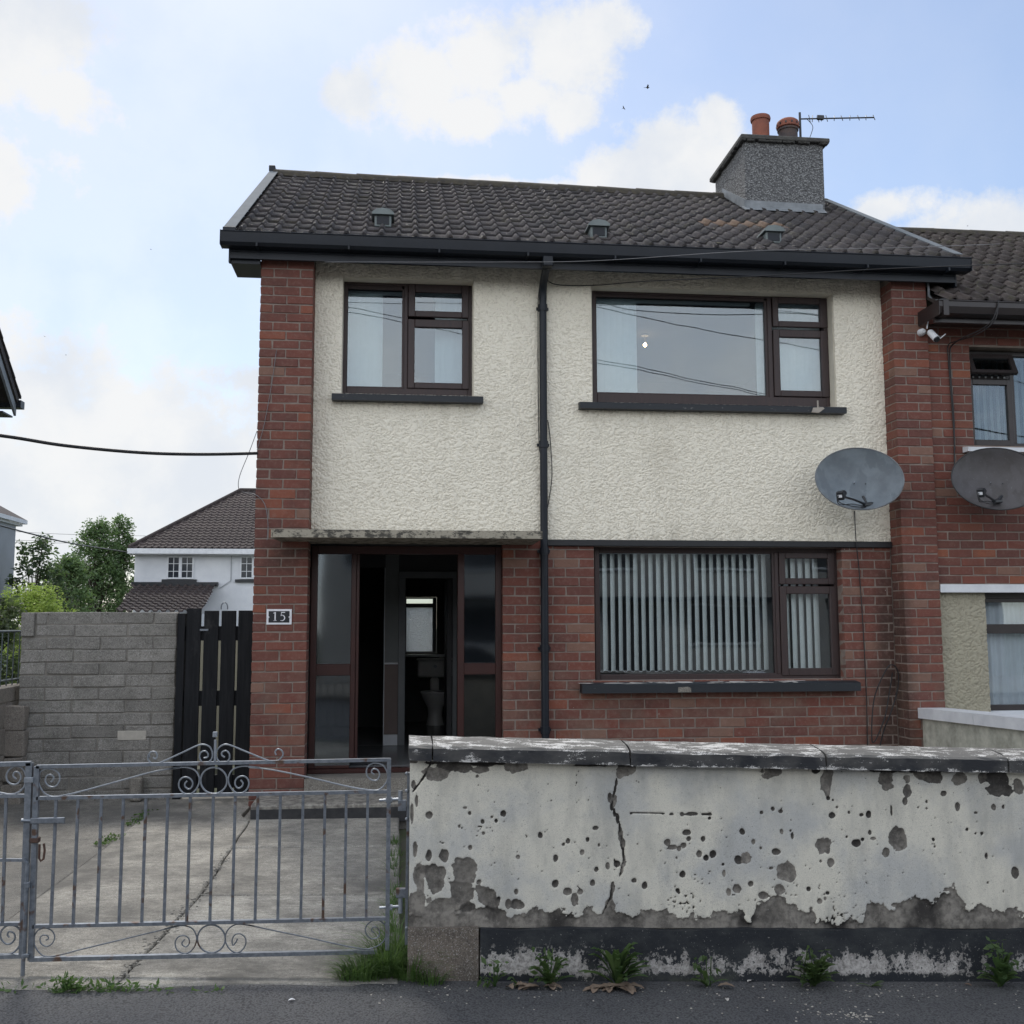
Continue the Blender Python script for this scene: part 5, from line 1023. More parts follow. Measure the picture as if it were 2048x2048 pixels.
# ------------------------------------------------------------------ side walls, timber gate
bw = empty('concrete_block_wall', (-2.55, .55, .1), 'bare grey concrete block wall beside the black timber gate', 'block wall')
BX0, BX1, BY = -3.225, -1.925, .50
m = MB(); m.box(BX0+.006, BX1-.006, BY+.008, BY+.10, .0, 1.70); m.build('mortar', worn('grey_block_mortar', (.24,.225,.20), (.14,.13,.118), 9, .95, .5, 60), bw)
zz = 1.725; k = 0
while zz > .05:
    z0, z1 = zz-.108+.005, zz-.004; off = .0 if k%2 else .225
    x = BX0-off
    while x < BX1-.01:
        a, b = max(x, BX0), min(x+.445-.009, BX1)
        if b-a > .03:
            mb = MB(); mb.tone = rnd.random()**1.4; j = rnd.uniform(-.004,.004)
            a2 = a+(.12 if (a == BX0 and k in (0,1)) else 0)
            mb.box(a2, b, BY+j, BY+.108, z0-.001, z1+.001, .007, .005); mb.build('block', BLOCK, bw)
            if a2 != a: q = MB(); q.tone = .1; q.box(a, a2-.01, BY-.02, BY+.11, z0-(.105 if k == 0 else 0), z1, .005, .002); (q.build('block', BLOCK, bw) if k == 0 else None)
        x += .445
    zz -= .108; k += 1
MB().box(*[P(290,0,.49).x, P(343,0,.49).x], BY-.008, BY+.0, P(0,1484,.49).z, P(0,1465,.49).z, .003).build('pale_block', worn('pale_block_paint', (.46,.43,.38), (.36,.34,.3), 20), bw)
mm = MB(); p = P(272,1575,.4); mm.box(p.x-.05, p.x+.05, .36, .47, .13, p.z+.09, .012, .006); mm.build('loose_block', CONC2, None, label='small upright broken block standing at the foot of the grey block wall', cat='broken block')
lw = empty('boundary_wall', (-3.36, -1.2, .1), 'low old block wall topped with a steel railing, left of the tall grey block wall', 'boundary wall')
LX = -3.28
m = MB(); m.box(LX-.16, LX-.01, -3.9, .98, -.05, 1.07); m.build('wall_core', BLOCK_L, lw)
k = 0; zz = 1.095
for h in (.135,.21,.215,.215,.215):
    y = -3.9-(.2 if k%2 else 0)
    while y < .98:
        a, b = max(y, -3.9), min(y+.44, .99)
        if b-a > .05:
            mb = MB(); mb.tone = rnd.random()*.8; mb.box(LX-.17, LX+rnd.uniform(-.006,.006), a+.005, b-.005, zz-h+.006, zz-.004, .006, .004); mb.build('block', BLOCK_L, lw)
        y += .45
    zz -= h; k += 1
m = MB(); m.tone = .2; zz = .94
for i in range(4): m.box(-3.30, -3.13+rnd.uniform(-.005,.005), .38, .49, zz-.215+.006, zz-.004, .01, .008); zz -= .215
m.build('buttress', BLOCK_L, lw)
rl = empty('steel_railing', (-3.4, -1, 1.1), 'green-grey steel railing standing on the low boundary wall at the far left', 'railing')
RAILM = worn('green_grey_paint', (.10,.125,.13), (.07,.085,.09), 9, .5)
m = MB(); m.tube([(-3.37,-2.5,1.56),(-3.37,.93,1.56)], .010, 8); m.tube([(-3.37,-2.5,1.14),(-3.37,.93,1.14)], .008, 8); m.build('rail', RAILM, rl)
for i in range(24): y = .90-i*.14; MB().tube([(-3.37,y,1.08),(-3.37,y,1.56)], .006, 6).build('bar', RAILM, rl)
tg = empty('timber_gate', (-1.58, .42, .14), 'tall black stained timber side gate of four upright boards', 'side gate')
TY = .42
def ptx(px): return P(px, 1400, TY).x
for (a, b, yt) in ((368,397.5,1217),(403.5,433,1221.5),(438.5,468,1221.5),(472.5,501.5,1221)):
    zt = P(a, yt, TY).z; sh_ = -.012
    mb = MB(); mb.box(ptx(a), ptx(b), TY, TY+.022, .17, zt, .003)
    ob = mb.build('board', TIMBER, tg)
for (z0, z1) in ((1.475,1.60),(.915,1.045),(.22,.33)): MB().box(ptx(366), ptx(503), TY+.023, TY+.06, z0, z1, .003).build('ledge', TIMBER, tg)
MB().box(ptx(396), ptx(413), TY-.012, TY-.001, P(0,1263,TY).z, P(0,1259,TY).z).build('bolt', GALV, tg)
q = P(449,1213,TY+.05); MB().tube([(q.x+.028*math.cos(R(a)), TY+.045, q.z-.01+.045*math.sin(R(a))) for a in range(-20,201,20)], .005, 6).build('ring_handle', GALV, tg)
gp = MB(); gp.box(ptx(350.5), ptx(366), TY-.01, TY+.08, .1, P(355,1227,TY).z, .004); gp.build('gate_post', TIMBER, None, label='black timber post between the grey block wall and the boarded side gate', cat='gate post')
# back yard wall glimpsed between the boards
yw = MB(); yw.box(-4.2, -1.2, 6.0, 6.1, -.3, 1.45); yw.build('yard_wall', worn('pale_yard_render', (.50,.47,.36), (.4,.38,.3), 3), None, label='pale yard wall seen through the gaps of the black timber gate', cat='yard wall')
# ------------------------------------------------------------------ satellite dishes, camera, aerial
def dish_mat(name, a, b, tr):
    m = NM(name); n = m.noise(5, 5, .6); c = m.mix(a, b, m.rng(n, .4, .65)); st = m.noise(9, 3, .5, m.map((1,1,.5))); c = m.mix(c, b, m.rng(st, .55, .6, 0, .8)); c = m.mix(c, (.3,.33,.34), m.rng(m.noise(60, 4, .7), .62, .75, 0, .35)); m.fin(c, .5)
    t = m.n('ShaderNodeBsdfTransparent'); x = m.n('ShaderNodeMixShader'); x.inputs[0].default_value = tr; m.l(m.b.outputs[0], x.inputs[1]); m.l(t.outputs[0], x.inputs[2]); m.l(x.outputs[0], m.out.inputs[0]); return m.m
D1 = dish_mat('grey_perforated_dish', (.17,.205,.235), (.115,.14,.165), .16); D2 = dish_mat('dark_perforated_dish', (.060,.055,.055), (.085,.08,.085), .12)
def dish(cx, cy, cz, rx, rz, mat, label, wall_y, yaw, tilt, roll, rimm, lnbp, basep):
    t = empty('satellite_dish', (cx, wall_y, cz-rz), label, 'satellite dish', 'satellite dishes on the front walls')
    Mx = Matrix.Translation((cx,cy,cz)) @ Matrix.Rotation(R(yaw),4,'Z') @ Matrix.Rotation(R(tilt),4,'X') @ Matrix.Rotation(R(roll),4,'Y')
    n, m_ = 48, 9; vs = []; fs = []
    def pt(r, a, o=0):
        # a slightly egg-shaped rim
        x = rx*r*math.cos(a)*(1-.0*math.sin(a)); z = rz*r*math.sin(a); return (x, .075*(1-r*r)*rz/.27-.0+o, z)
    for o in (0, .004):
        for i in range(m_+1):
            for k in range(n): vs.append(pt(i/m_, 2*math.pi*k/n, o))
    N = (m_+1)*n
    for i in range(m_):
        for k in range(n):
            l = (k+1)%n; fs.append((i*n+k,(i+1)*n+k,(i+1)*n+l,i*n+l)[::-1]); fs.append((N+i*n+k,N+i*n+l,N+(i+1)*n+l,N+(i+1)*n+k)[::-1])
    mb = MB().add(vs, fs, Mx); mb.build('reflector', mat, t, smooth='all')
    mb = MB(); mb.tube([Mx @ Vector(pt(1, 2*math.pi*k/n, .002)) for k in range(n)], .006, 6, closed=True); mb.build('rim', rimm, t, smooth=True)
    arm0 = P(basep[0], basep[1], cy-.03); lnb = P(lnbp[0], lnbp[1], cy-.30)
    mb = MB(); mb.tube([Mx @ Vector((rx*.1,.06,-rz*.5)), arm0, (arm0+(lnb-arm0)*.5), lnb+Vector((.02,0,-.02))], [.012,.012,.010,.010], 8)
    mb.tube([arm0+Vector((.05,0,.01)), arm0+Vector((-.04,-.02,0))], .018, 6); mb.build('feed_arm', BLACK, t)
    dirn = ((Mx @ Vector((0,.06,0)))-lnb).normalized(); rot = dirn.to_track_quat('Z','Y').to_matrix().to_4x4(); L = Matrix.Translation(lnb) @ rot
    mb = MB(); mb.lathe([(.028,-.01),(.030,.03),(.026,.055),(.02,.06)], 16, L); mb.box(-.030,.030,-.036,.036,-.062,-.008,.005,M=L); fd = mb.build('receiver_head', BLACK, t)
    mb = MB(); mb.box(-.018,.018,-.012,.012,-.0645,-.0625,M=L); mb.build('label_patch', WHITEP, fd)
    mb = MB(); b0 = L @ Vector((.01,.02,-.05)); b1 = arm0+Vector((0,.0,-.02))
    mb.tube(spline([b0, b0+Vector((.0,0,-.07)), (b0+b1)/2+Vector((0,0,-.05)), b1], 6), .004, 6); mb.tube(spline([b0+Vector((-.02,0,0)), b0+Vector((.0,0,-.09)), (b0+b1)/2+Vector((0,0,-.03)), b1], 6), .004, 6); mb.build('lead', CABLE, t)
    for sx in (-.09,.17): q = Mx @ Vector((sx*rx, .068, -.08*rz)); MB().lathe([(.006,0),(.004,.004)], 8, Matrix.Translation(q) @ Matrix.Rotation(R(90),4,'X')).build('bolt', BLACK, t)
    mb = MB(); mb.tube([(cx,cy+.08,cz-.03),(cx,wall_y-.03,cz-.06)], .022, 10); mb.box(cx-.05,cx+.05,wall_y-.03,wall_y-.002,cz-.16,cz+.05,.004); mb.build('wall_bracket', GALV, t)
    return t
a = P(1719,957,-.22); d1 = dish(a.x, -.22, a.z, .375, .288, D1, 'larger pale grey satellite dish on the cream wall beside the right brick pier', YW, -14, -12, 3, worn('dish_rim', (.2,.22,.24), (.08,.085,.09), 8), (1684,989), (1734,1010))
a = P(1995,957,-.30); d2 = dish(a.x, -.30, a.z, .395, .290, D2, 'dark grey satellite dish on the neighbouring brick wall at the right edge', .02, -10, -12, 0, worn('dish_rim_dark', (.05,.05,.052), (.03,.03,.032), 8), (1964,984), (1992,1004))
k = MB(); k.box(P(1922,900,-.03).x, P(1975,900,-.03).x, -.06, .02, P(0,903,-.03).z-.02, P(0,896,-.03).z+.0, .003); k.box(P(1921,900,-.03).x, P(1932,900,-.03).x, -.05, .02, P(0,918,-.03).z, P(0,903,-.03).z, .003); 
cv = empty('security_camera', (P(1851,660,0).x, -.05, P(0,670,0).z), 'small white tube security camera on the corner of the right brick pier', 'security camera')
p0 = P(1846,663,-.05); Rb = Matrix.Translation(p0) @ Matrix.Rotation(R(90),4,'X')
MB().lathe([(.034,-.045),(.034,-.03),(.030,.0),(.016,.018)], 20, Rb).build('mount', WHITEP, cv, smooth=True)
pa, pb = P(1859,663,-.11), P(1873,678,-.19)
MB().tube([pa, pa+(pb-pa)*.1, pb], [.022,.030,.032], 20).build('body', WHITEP, cv, smooth=True)
MB().tube([pb, pb+(pb-pa)*.12], [.028,.027], 16).build('lens', BLACK, cv)
MB().tube([P(1880,677,-.17), P(1891,668,-.17)], .005, 6).build('antenna', WHITEP, cv); MB().tube([P(1854,657,-.10), P(1856,643,-.10)], .007, 8).build('antenna', WHITEP, cv)
ae = empty('tv_aerial', (4.655, 2.39, 7.07), 'long comb-shaped television aerial fixed beside the chimney pots', 'aerial')
MB().tube([(4.655,2.39,7.04),(4.655,2.39,7.615)], .014, 10).build('mast', BLACK, ae, smooth=True)
e0, e1 = P(1598,238,2.39), P(1748,235,2.39)
MB().tube([e0, e1], .009, 8).build('boom', BLACK, ae)
for i, px in enumerate((1612,1618,1630,1637,1648,1664,1680,1697,1715,1731,1748)):
    t = (px-1590)/158; q = e0+(e1-e0)*t; hl_ = (.03 if i > 4 else (.06,.05,.055,.035,.045)[i]); off_ = Vector((.012*(1 if i%2 else -1), .06, hl_))
    MB().tube([q-off_*.5+Vector((-.01,0,-.03)), q+off_*.5+Vector((.01,0,.03))], .005, 6).build('element', BLACK, ae)
MB().box(e0.x+.22,e0.x+.30,e0.y-.03,e0.y+.01,e0.z-.0,e0.z+.05,.004).build('junction_box', BLACK, ae)
MB().tube(spline([(4.72,2.37,7.54),(4.79,2.35,7.44),(4.77,2.35,7.34),(4.71,2.35,7.20)],6), .004, 6).build('lead', CABLE, ae)
# ------------------------------------------------------------------ cables on the facade
def cable(pts, r, label, mat=CABLE, k=8, name='cable', cat='cable', n=6, group=None):
    return MB().tube(spline(pts, k), r, n).build(name, mat, None, smooth='all', label=label, cat=cat, group=group)
ys_ = YW-.012
cable([P(1709,1022,.205),P(1712,1080,.17),P(1719,1150,.205),P(1727,1270,.2),P(1733,1400,.2),P(1735,1500,.2)], .005, 'single black cable running down from the pale dish beside the ground floor window')
cable([P(1785,1345,.16),P(1778,1390,.16),P(1768,1440,.14),P(1745,1485,.15),P(1748,1400,.17),P(1772,1340,.13),P(1786,1330,.13),P(1796,1345,.13),P(1795,1380,.14),P(1780,1430,.14),P(1768,1460,.16),P(1758,1500,.17)], .006, 'loose loop of black cable hanging at the foot of the right brick pier')
cable([P(1094,560,.18),P(1108,568,.17),P(1140,571,.19),P(1200,570,.18),P(1300,562,-.05),P(1500,553,-.2),P(1760,538,-.35),P(2048,527,-.9),P(2300,515,-1.5)], .0045, 'thin cable from the downpipe crossing under the gutter to the right')
cable([P(650,524,-.18),P(1000,524,-.24),P(1200,521,-.27),P(1500,502,-.40),P(1780,496,-.6),P(2000,488,-.8)], .003, 'fine grey wire stretched along the dark gutter', CABLE_G)
cable([P(1083,560,.14),P(1078,580,.10),P(1076,640,.17),P(1079,900,.19),P(1095,840,.20),P(1104,940,.205),P(1098,1000,.205),P(1090,1040,.205)], .0035, 'slack black wire looping beside the middle of the downpipe')
cable([P(-240,845,-2.0),P(0,871,-1.2),P(130,891,-.9),P(280,905,-.6),P(400,908.5,-.3),P(512,906.5,.0),P(524,905.5,.12)], .014, 'thick black overhead cable meeting the left edge of the house', name='overhead_cable', cat='overhead cable')
cable([P(514,862,-.02),P(498,905,-.05),P(480,950,-.05),P(477,975,-.03),P(486,984,.1),P(512,990,-.01),P(530,1010,-.012),P(536,1050,-.012),P(534,1080,-.012)], .003, 'thin wire hanging in a loop off the left brick pier', CABLE_G)
cable([P(553,700,-.008),P(543,770,-.008),P(528,850,-.008),P(514,900,-.01)], .0025, 'hair-thin wire running down the face of the left brick pier', CABLE_G)
cable([P(-60,1036,14),P(0,1051,16),P(60,1067,18),P(150,1088,24),P(255,1104,40.2)], .02, 'dark overhead cable running to the eaves of the white house', name='overhead_cable', cat='overhead cable')
for i, (y0, y1) in enumerate(((1058,1072),(1078,1080),(1083,1083))): cable([P(-50,y0,55),P(120,(y0+y1)/2+3,55),P(300,y1,55)], .012, ['upper','middle','lowest'][i]+' faint distant wire in the sky behind the left trees', CABLE_G, name='distant_wire', cat='wire', group='distant wires behind the trees')
for i, (z_, k_) in enumerate(((10.29,.182),(9.01,.187),(8.90,.180))):
    y_ = -15.0-.02*i; cable([(-14,y_,z_+14*k_+.2),(-4,y_,z_+4*k_),(2,y_,z_-2*k_-.03),(8,y_,z_-8*k_),(20,y_,z_-20*k_+.3)], .010, ['highest','middle','lowest'][i]+' overhead wire above the street, seen only as a line reflected in the upper windows', name='street_wire', cat='overhead wire')
# ------------------------------------------------------------------ neighbouring house
NY = .035
nb = empty('house', (7.0, .1, -.2), 'neighbouring red brick house at the right edge, brown gutter, beige render below', 'house')
NWIN = (5.245, 6.55, 3.235, 4.165); NLW = (5.30, 7.0, .78, 1.885)
m = MB()
for (a,b,c,d) in cut_wall(4.835, 9.6, 1.96, 4.42, [NWIN]): m.box(a, b, NY+.005, NY+.22, c, d)
m.build('mortar', MORT, nb)
m = MB()
for (a,b,c,d) in cut_wall(4.835, 9.6, -.3, 1.885, [NLW]): m.box(a, b, .09, .27, c, d)
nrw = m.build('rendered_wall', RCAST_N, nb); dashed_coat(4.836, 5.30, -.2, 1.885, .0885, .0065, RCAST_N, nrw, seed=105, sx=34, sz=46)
part('lintel_band', WHITEP, [(4.836, 9.6, .0, .24, 1.886, 1.9585)], nb)
nbr = []; z = 1.962; k = 0
while z < 4.40:
    x = 4.84-(.1143 if k%2 else 0)
    while x < 7.6:
        a, b = max(x, 4.84), x+.2286-J; x += .2286
        if b-a < .04: continue
        sg = [(a,b)] if not (z+.03 > NWIN[2] and z < NWIN[3]) else [(p,q) for p,q in ((a,min(b,NWIN[0])),(max(a,NWIN[1]),b)) if q-p > .03]
        for p,q in sg: nbr.append(((p,q,NY,NY+.1,z+J*.5,z+.0792-J*.5), 1 if p < 5.8 else .1))
    z += .0792; k += 1
lay(nbr, BR_N, nb)
WDN = worn('dark_brown_window_frame', (.028,.022,.022), (.04,.032,.032), 9, .4, .1, 60)
wy = .155
fr = MB(); frame_bars(fr, 5.248, 6.54, 3.238, 4.16, wy, wy+.07, .045, .045); fr.box(5.70,5.745,wy+.002,wy+.068,3.283,4.115,.003); fr.box(5.294,5.699,wy+.004,wy+.066,3.89,3.93,.003)
nw = fr.build('window', WDN, nb)
s = MB(); X0,X1,Z0,Z1 = 5.275,5.715,3.255,3.885; a_,b_,c_,d_ = 5.325,5.665,3.31,3.835
for q in ((X0,a_,Z0,Z1),(b_,X1,Z0,Z1),(a_,b_,Z0,c_),(a_,b_,d_,Z1)): s.box(q[0],q[1],wy-.012,wy+.03,q[2],q[3],.003)
s.build('sash', WDN, nw); MB().box(a_-.005,b_+.005,wy+.01,wy+.016,c_-.005,d_+.005).build('pane', GLASS, nw); MB().box(5.745,6.495,wy+.03,wy+.036,3.283,4.115).build('pane', GLASS, nw)
# top light standing open, hinged along its upper edge
Mt = Matrix.Translation((0,wy-.01,4.10)) @ Matrix.Rotation(R(26),4,'X') @ Matrix.Translation((0,-(wy-.01),-4.10))
Mt = Matrix.Translation((0,wy-.01,4.12)) @ Matrix.Rotation(R(-24),4,'X') @ Matrix.Translation((0,-(wy-.01),-4.12))
s = MB()
for q in ((5.262,5.312,3.90,4.12),(5.672,5.722,3.90,4.12),(5.312,5.672,3.90,3.935),(5.312,5.672,4.07,4.12)): s.box(q[0],q[1],wy-.03,wy+.012,q[2],q[3],.003,M=Mt)
ts = s.build('sash', WDN, nw); MB().box(5.311,5.673,wy-.01,wy-.004,3.934,4.071,M=Mt).build('pane', GLASS_D, nw)
MB().prism([(-.06,3.165),(-.06,3.205),(.15,3.236),(.15,3.165)], 'x', 5.13, 6.7).build('sill', WHITEP, nw)
for i in range(6): MB().box(5.33+i*.062,5.345+i*.062,wy-.005,wy+.002,3.90,3.915).build('vent_slot', WHITEP, nw)
shell('bedroom_walls', 5.0, 9.0, .30, 3.5, 2.4, 4.3, DARKROOM, parent=nb); shell('front_room_walls', 5.0, 9.0, .36, 3.5, .1, 2.2, DARKROOM, parent=nb)
fr = MB(); y = .17; frame_bars(fr, 5.302, 6.98, .82, 1.885, y, y+.07, .05, .05); fr.box(5.353,6.93,y+.003,y+.067,1.515,1.60,.003); fr.box(5.353,6.93,y+.002,y+.05,1.80,1.834)
lw2 = fr.build('window', WDN, nb); MB().box(5.35,6.94,y+.03,y+.036,.87,1.515).build('pane', GLASS_LOW, lw2); MB().box(5.35,6.94,y+.03,y+.036,1.60,1.80).build('pane', GLASS_LOW, lw2)
MB().prism([(.0,.74),(.0,.79),(.17,.82),(.17,.74)], 'x', 5.2, 7.1).build('sill', WHITEP, lw2)
blind('vertical blind slats behind the upstairs window of the neighbouring house', 5.29, 6.5, 3.29, 4.12, .29, .066, .085, 74)
CURT = worn('net_curtain', (.62,.66,.72), (.52,.56,.62), 4, .9, .05, 30)
cv_ = MB(); vs = []; fs = []; n = 160
for i in range(n+1):
    x = 5.33+1.6*i/n; yy_ = .29+.010*math.sin(x*55)+.006*math.sin(x*131+1); vs += [(x,yy_,.84),(x,yy_+.004*math.sin(x*20),1.80)]
fs = [(2*i,2*i+2,2*i+3,2*i+1) for i in range(n)]
cv_.add(vs, fs).build('net_curtain', CURT, None, smooth='all', label='pale net curtain behind the downstairs window of the neighbouring house', cat='curtain')
# its roof and gutter
NEY, NEZ = -.30, 4.475; NRY, NRZ = 2.40, 6.205; npa = math.atan2(NRZ-NEZ, NRY-NEY); nsl = math.hypot(NRY-NEY, NRZ-NEZ)
nr = MB(); nr.prism([(NEY+.03,NEZ-.03),(NRY,NRZ-.03),(2*NRY-NEY,NEZ),(2*NRY-NEY,NEZ-.05),(NRY,NRZ-.08),(NEY+.03,NEZ-.06)], 'x', 4.84, 10.2); nr = nr.build('roof', TILE_N, nb)
pale = tile_mesh(.2905, nsl/13, worn('pale_slipped_tile', (.20,.185,.18), (.14,.125,.12), 20, .8), .5, 5)
tile_roof(nr, 4.85, 14, TW, NEY, NEZ, 13, nsl-.02, TILE_N, npa, special={(5,2):pale})
n = 9
for i in range(12):
    xa = 4.87+i*.4535; vs = []
    for x_ in (xa, xa+.46):
        for k in range(n): a = math.pi*k/(n-1); vs.append((x_, NRY-math.cos(a)*.12, NRZ-.04+math.sin(a)*.09+rnd.uniform(-.003,.003)))
    MB().add(vs, [(k,n+k,n+k+1,k+1) for k in range(n-1)]).build('ridge_tile', bpy.data.materials['ridge_mortar_moss'], nr, smooth=True)
gt = MB(); gx_ = 4.725
gt.prism([(-.30,4.335),(-.33,4.338),(-.385,4.352),(-.402,4.40),(-.402,4.455),(-.41,4.458),(-.412,4.40),(-.394,4.343),(-.335,4.326),(-.30,4.324)], 'x', gx_, 10.3); gt.tube([(gx_,-.411,4.452),(10.3,-.411,4.452)], .007, 8); gt.box(gx_-.004,gx_,-.414,-.30,4.322,4.460)
for xx in (4.76, 5.9, 7.0): gt.box(xx,xx+.05,-.418,-.30,4.318,4.458)
gt.build('gutter', DARKPLAS_B, nb)
fa = MB(); fa.box(4.735,10.2,-.295,-.28,4.31,4.47); fa.box(4.735,10.2,-.30,-.275,4.285,4.309); fa.box(4.735, 4.745, -.279, -.005, 4.33, 4.46); fa.prism([(-.274,4.288),(-.274,4.298),(.05,4.36),(.05,4.35)], 'x', 4.835, 10.2); fa.build('fascia', DARKPLAS_B, nb)
MB().tube([(4.845,-.012,4.80),(4.845,-.02,4.62),(4.86,-.06,4.56),(4.93,-.20,4.535),(4.99,-.27,4.50)], .012, 6).build('lead_soaker', LEAD, nb)
cable([P(1997,607,-.42),P(1985,640,-.42),P(1960,660,-.32),P(1925,676,-.2),P(1905,690,.0),P(1900,705,.02),P(1902,760,.02),P(1908,840,.02),P(1909,932,.02),P(1911,960,-.02)], .006, 'black cable dropping from the brown gutter to the dark dish next door')
cable([P(1997,600,-.42),P(1990,640,-.43),P(1955,668,-.3),P(1915,682,-.1),P(1897,690,.01),P(1897,720,.02),P(1903,800,.02),P(1910,900,.02)], .005, 'thinner black cable beside the dish cable on the neighbouring brickwork')
# dividing wall with white coping
dv = empty('dividing_wall', (4.95, -1.8, .1), 'low dividing wall with white painted coping running from the right pier towards the street', 'dividing wall')
DVM = worn('pale_green_grey_render', (.52,.52,.45), (.27,.27,.23), 9, .9, .4, 70)
zD = lambda y: .73-.02*(y)-.10*0
m = MB(); m.prism([(-.008,-.2),(-.008,.775),(-3.98,.889),(-3.98,-.2)], 'x', 4.605, 4.77); m.build('rendered_body', DVM, dv)
m = MB(); y = -.008
while y > -3.97:
    y2 = max(y-.9, -3.985); q = MB(); z0 = .777+(-y)*.0286; z1 = .777+(-y2)*.0286
    q.prism([(y-.003,z0),(y-.003,z0+.09),(y2+.003,z1+.09),(y2+.003,z1)], 'x', 4.565, 4.81); q.build('coping_stone', WHITEP, dv); y = y2
# ------------------------------------------------------------------ distant houses
def rows(mb, y0, z0, y1, z1, xl, xr, nrow, wave=.15, amp=.03, step=.03, sub=6):
    """tiled slope facing -Y; xl/xr give the left/right edges as functions of t in 0..1"""
    for r_ in range(nrow):
        t0, t1 = r_/nrow, (r_+1)/nrow; a, b = (xl(t0)+xl(t1))/2, (xr(t0)+xr(t1))/2
        n = max(2, int((b-a)/(wave/sub))); vs = []; mb.tone = rnd.random()
        j0 = rnd.uniform(-.006,.006)
        for i in range(n+1):
            x = a+(b-a)*i/n; h = amp*max(0, math.sin(2*math.pi*x/wave))**.7 if math.sin(2*math.pi*x/wave) > 0 else 0
            ya, za, yb, zb = y0+(y1-y0)*t0, z0+(z1-z0)*t0, y0+(y1-y0)*t1, z0+(z1-z0)*t1
            vs += [(x, ya, za+h), (x, ya, za+h+step), (x, yb, zb+h+.003)]
        mb.add(vs, [f for i in range(n) for f in ((3*i,3*i+3,3*i+4,3*i+1),(3*i+1,3*i+4,3*i+5,3*i+2))])
    return mb
wh_ = empty('house', (-12, 43, 0), 'distant white house with hipped brown tiled roof and small paned windows', 'house')
FYY = 41.0
e0 = P(258,1096,FYY-.5); e1 = P(760,1096,FYY-.5); wl_ = P(270,1110,FYY); rz = P(481,982,FYY+4.5)
part('wall', PALE, [(wl_.x, wl_.x+12.5, FYY, FYY+8, -.5, e0.z-.05)], wh_)
rf = rows(MB(), FYY-.5, e0.z, FYY+4.5, rz.z, lambda t: e0.x+(rz.x-e0.x)*t, lambda t: e0.x+13.5, 22, .30, .05, .05, 6).build('roof', TILE_F, wh_, kind='stuff')
hs = MB(); hs.add([(e0.x,FYY-.5,e0.z),(rz.x,FYY+4.5,rz.z),(e0.x,FYY+9,e0.z)], [(0,2,1)]); hs.add([(rz.x,FYY+4.5,rz.z),(rz.x+9,FYY+4.5,rz.z),(rz.x+9,FYY+9,e0.z),(e0.x,FYY+9,e0.z)], [(0,1,2,3)]); hs.build('roof_slope', TILE_F, wh_)
m = MB(); m.tube([(e0.x,FYY-.5,e0.z+.05),(rz.x,FYY+4.5,rz.z+.06),(rz.x+9,FYY+4.5,rz.z+.06)], .10, 8); m.build('ridge_tiles', TILE_F, wh_)
part('gutter', WHITEP, [(e0.x-.05, e0.x+13.6, FYY-.62, FYY-.48, e0.z-.26, e0.z-.02)], wh_); part('soffit', WHITEP, [(e0.x, e0.x+13.5, FYY-.47, FYY, e0.z-.30, e0.z-.22)], wh_)
for (xa, xb, ya, yb) in ((334.5,387,1112,1158),(480.5,533,1112,1158)):
    a, b = P(xa,ya,FYY-.03), P(xb,yb,FYY-.03); mb = MB(); w = b.x-a.x; h = a.z-b.z
    frame_bars(mb, a.x, b.x, b.z, a.z, FYY-.06, FYY-.01, .07); mb.box(a.x+w/2-.07,a.x+w/2+.07,FYY-.061,FYY-.011,b.z+.07,a.z-.07)
    for s_ in (0,1):
        xx0 = a.x+.07+s_*(w/2); xw = w/2-.14; mb.box(xx0+xw/2-.014,xx0+xw/2+.014,FYY-.05,FYY-.02,b.z+.07,a.z-.07)
        for u in (1/3,2/3): mb.box(xx0,xx0+xw,FYY-.049,FYY-.021,b.z+h*u-.014,b.z+h*u+.014)
    f_ = mb.build('window', WHITEP, wh_); MB().box(a.x+.03,b.x-.03,FYY-.018,FYY-.003,b.z+.03,a.z-.03).build('pane', worn('dark_far_glass', (.02,.025,.035), (.04,.045,.055), 1, .1), f_)
    MB().box(a.x-.2,b.x+.15,FYY-.12,FYY-.0,b.z-.16,b.z-.02).build('sill', BLACK, f_)
# lean-to
LYY = 38.0; a = P(233,1224,LYY-2.6); b = P(405,1224,LYY-2.6); c = P(268,1172,FYY-.1); d = P(432,1172,FYY-.1)
z_b = 1.6+(c.z-1.6); 
rows(MB(), LYY-2.6, a.z, FYY-.1, c.z, lambda t: a.x+(c.x-a.x)*t, lambda t: b.x+(d.x-b.x)*t, 11, .34, .10, .07, 8).build('lean_to_roof', TILE_F, wh_, kind='stuff')
part('lean_to_wall', PALE, [(a.x+.3, b.x-.3, LYY-2.2, FYY-.05, -.5, a.z-.05)], wh_); part('ridge_flashing', BLACK, [(c.x-.1, d.x+.1, FYY-.25, FYY-.02, c.z+.0, c.z+.18)], wh_)
m = MB(); p_ = P(463,1112,FYY-.05); m.tube([(p_.x,FYY-.05,p_.z),(p_.x,FYY-.05,P(0,1160,FYY).z),(p_.x-.5,FYY-.05,P(0,1172,FYY).z-.1)], .02, 5).build('downpipe', GREYW, wh_)
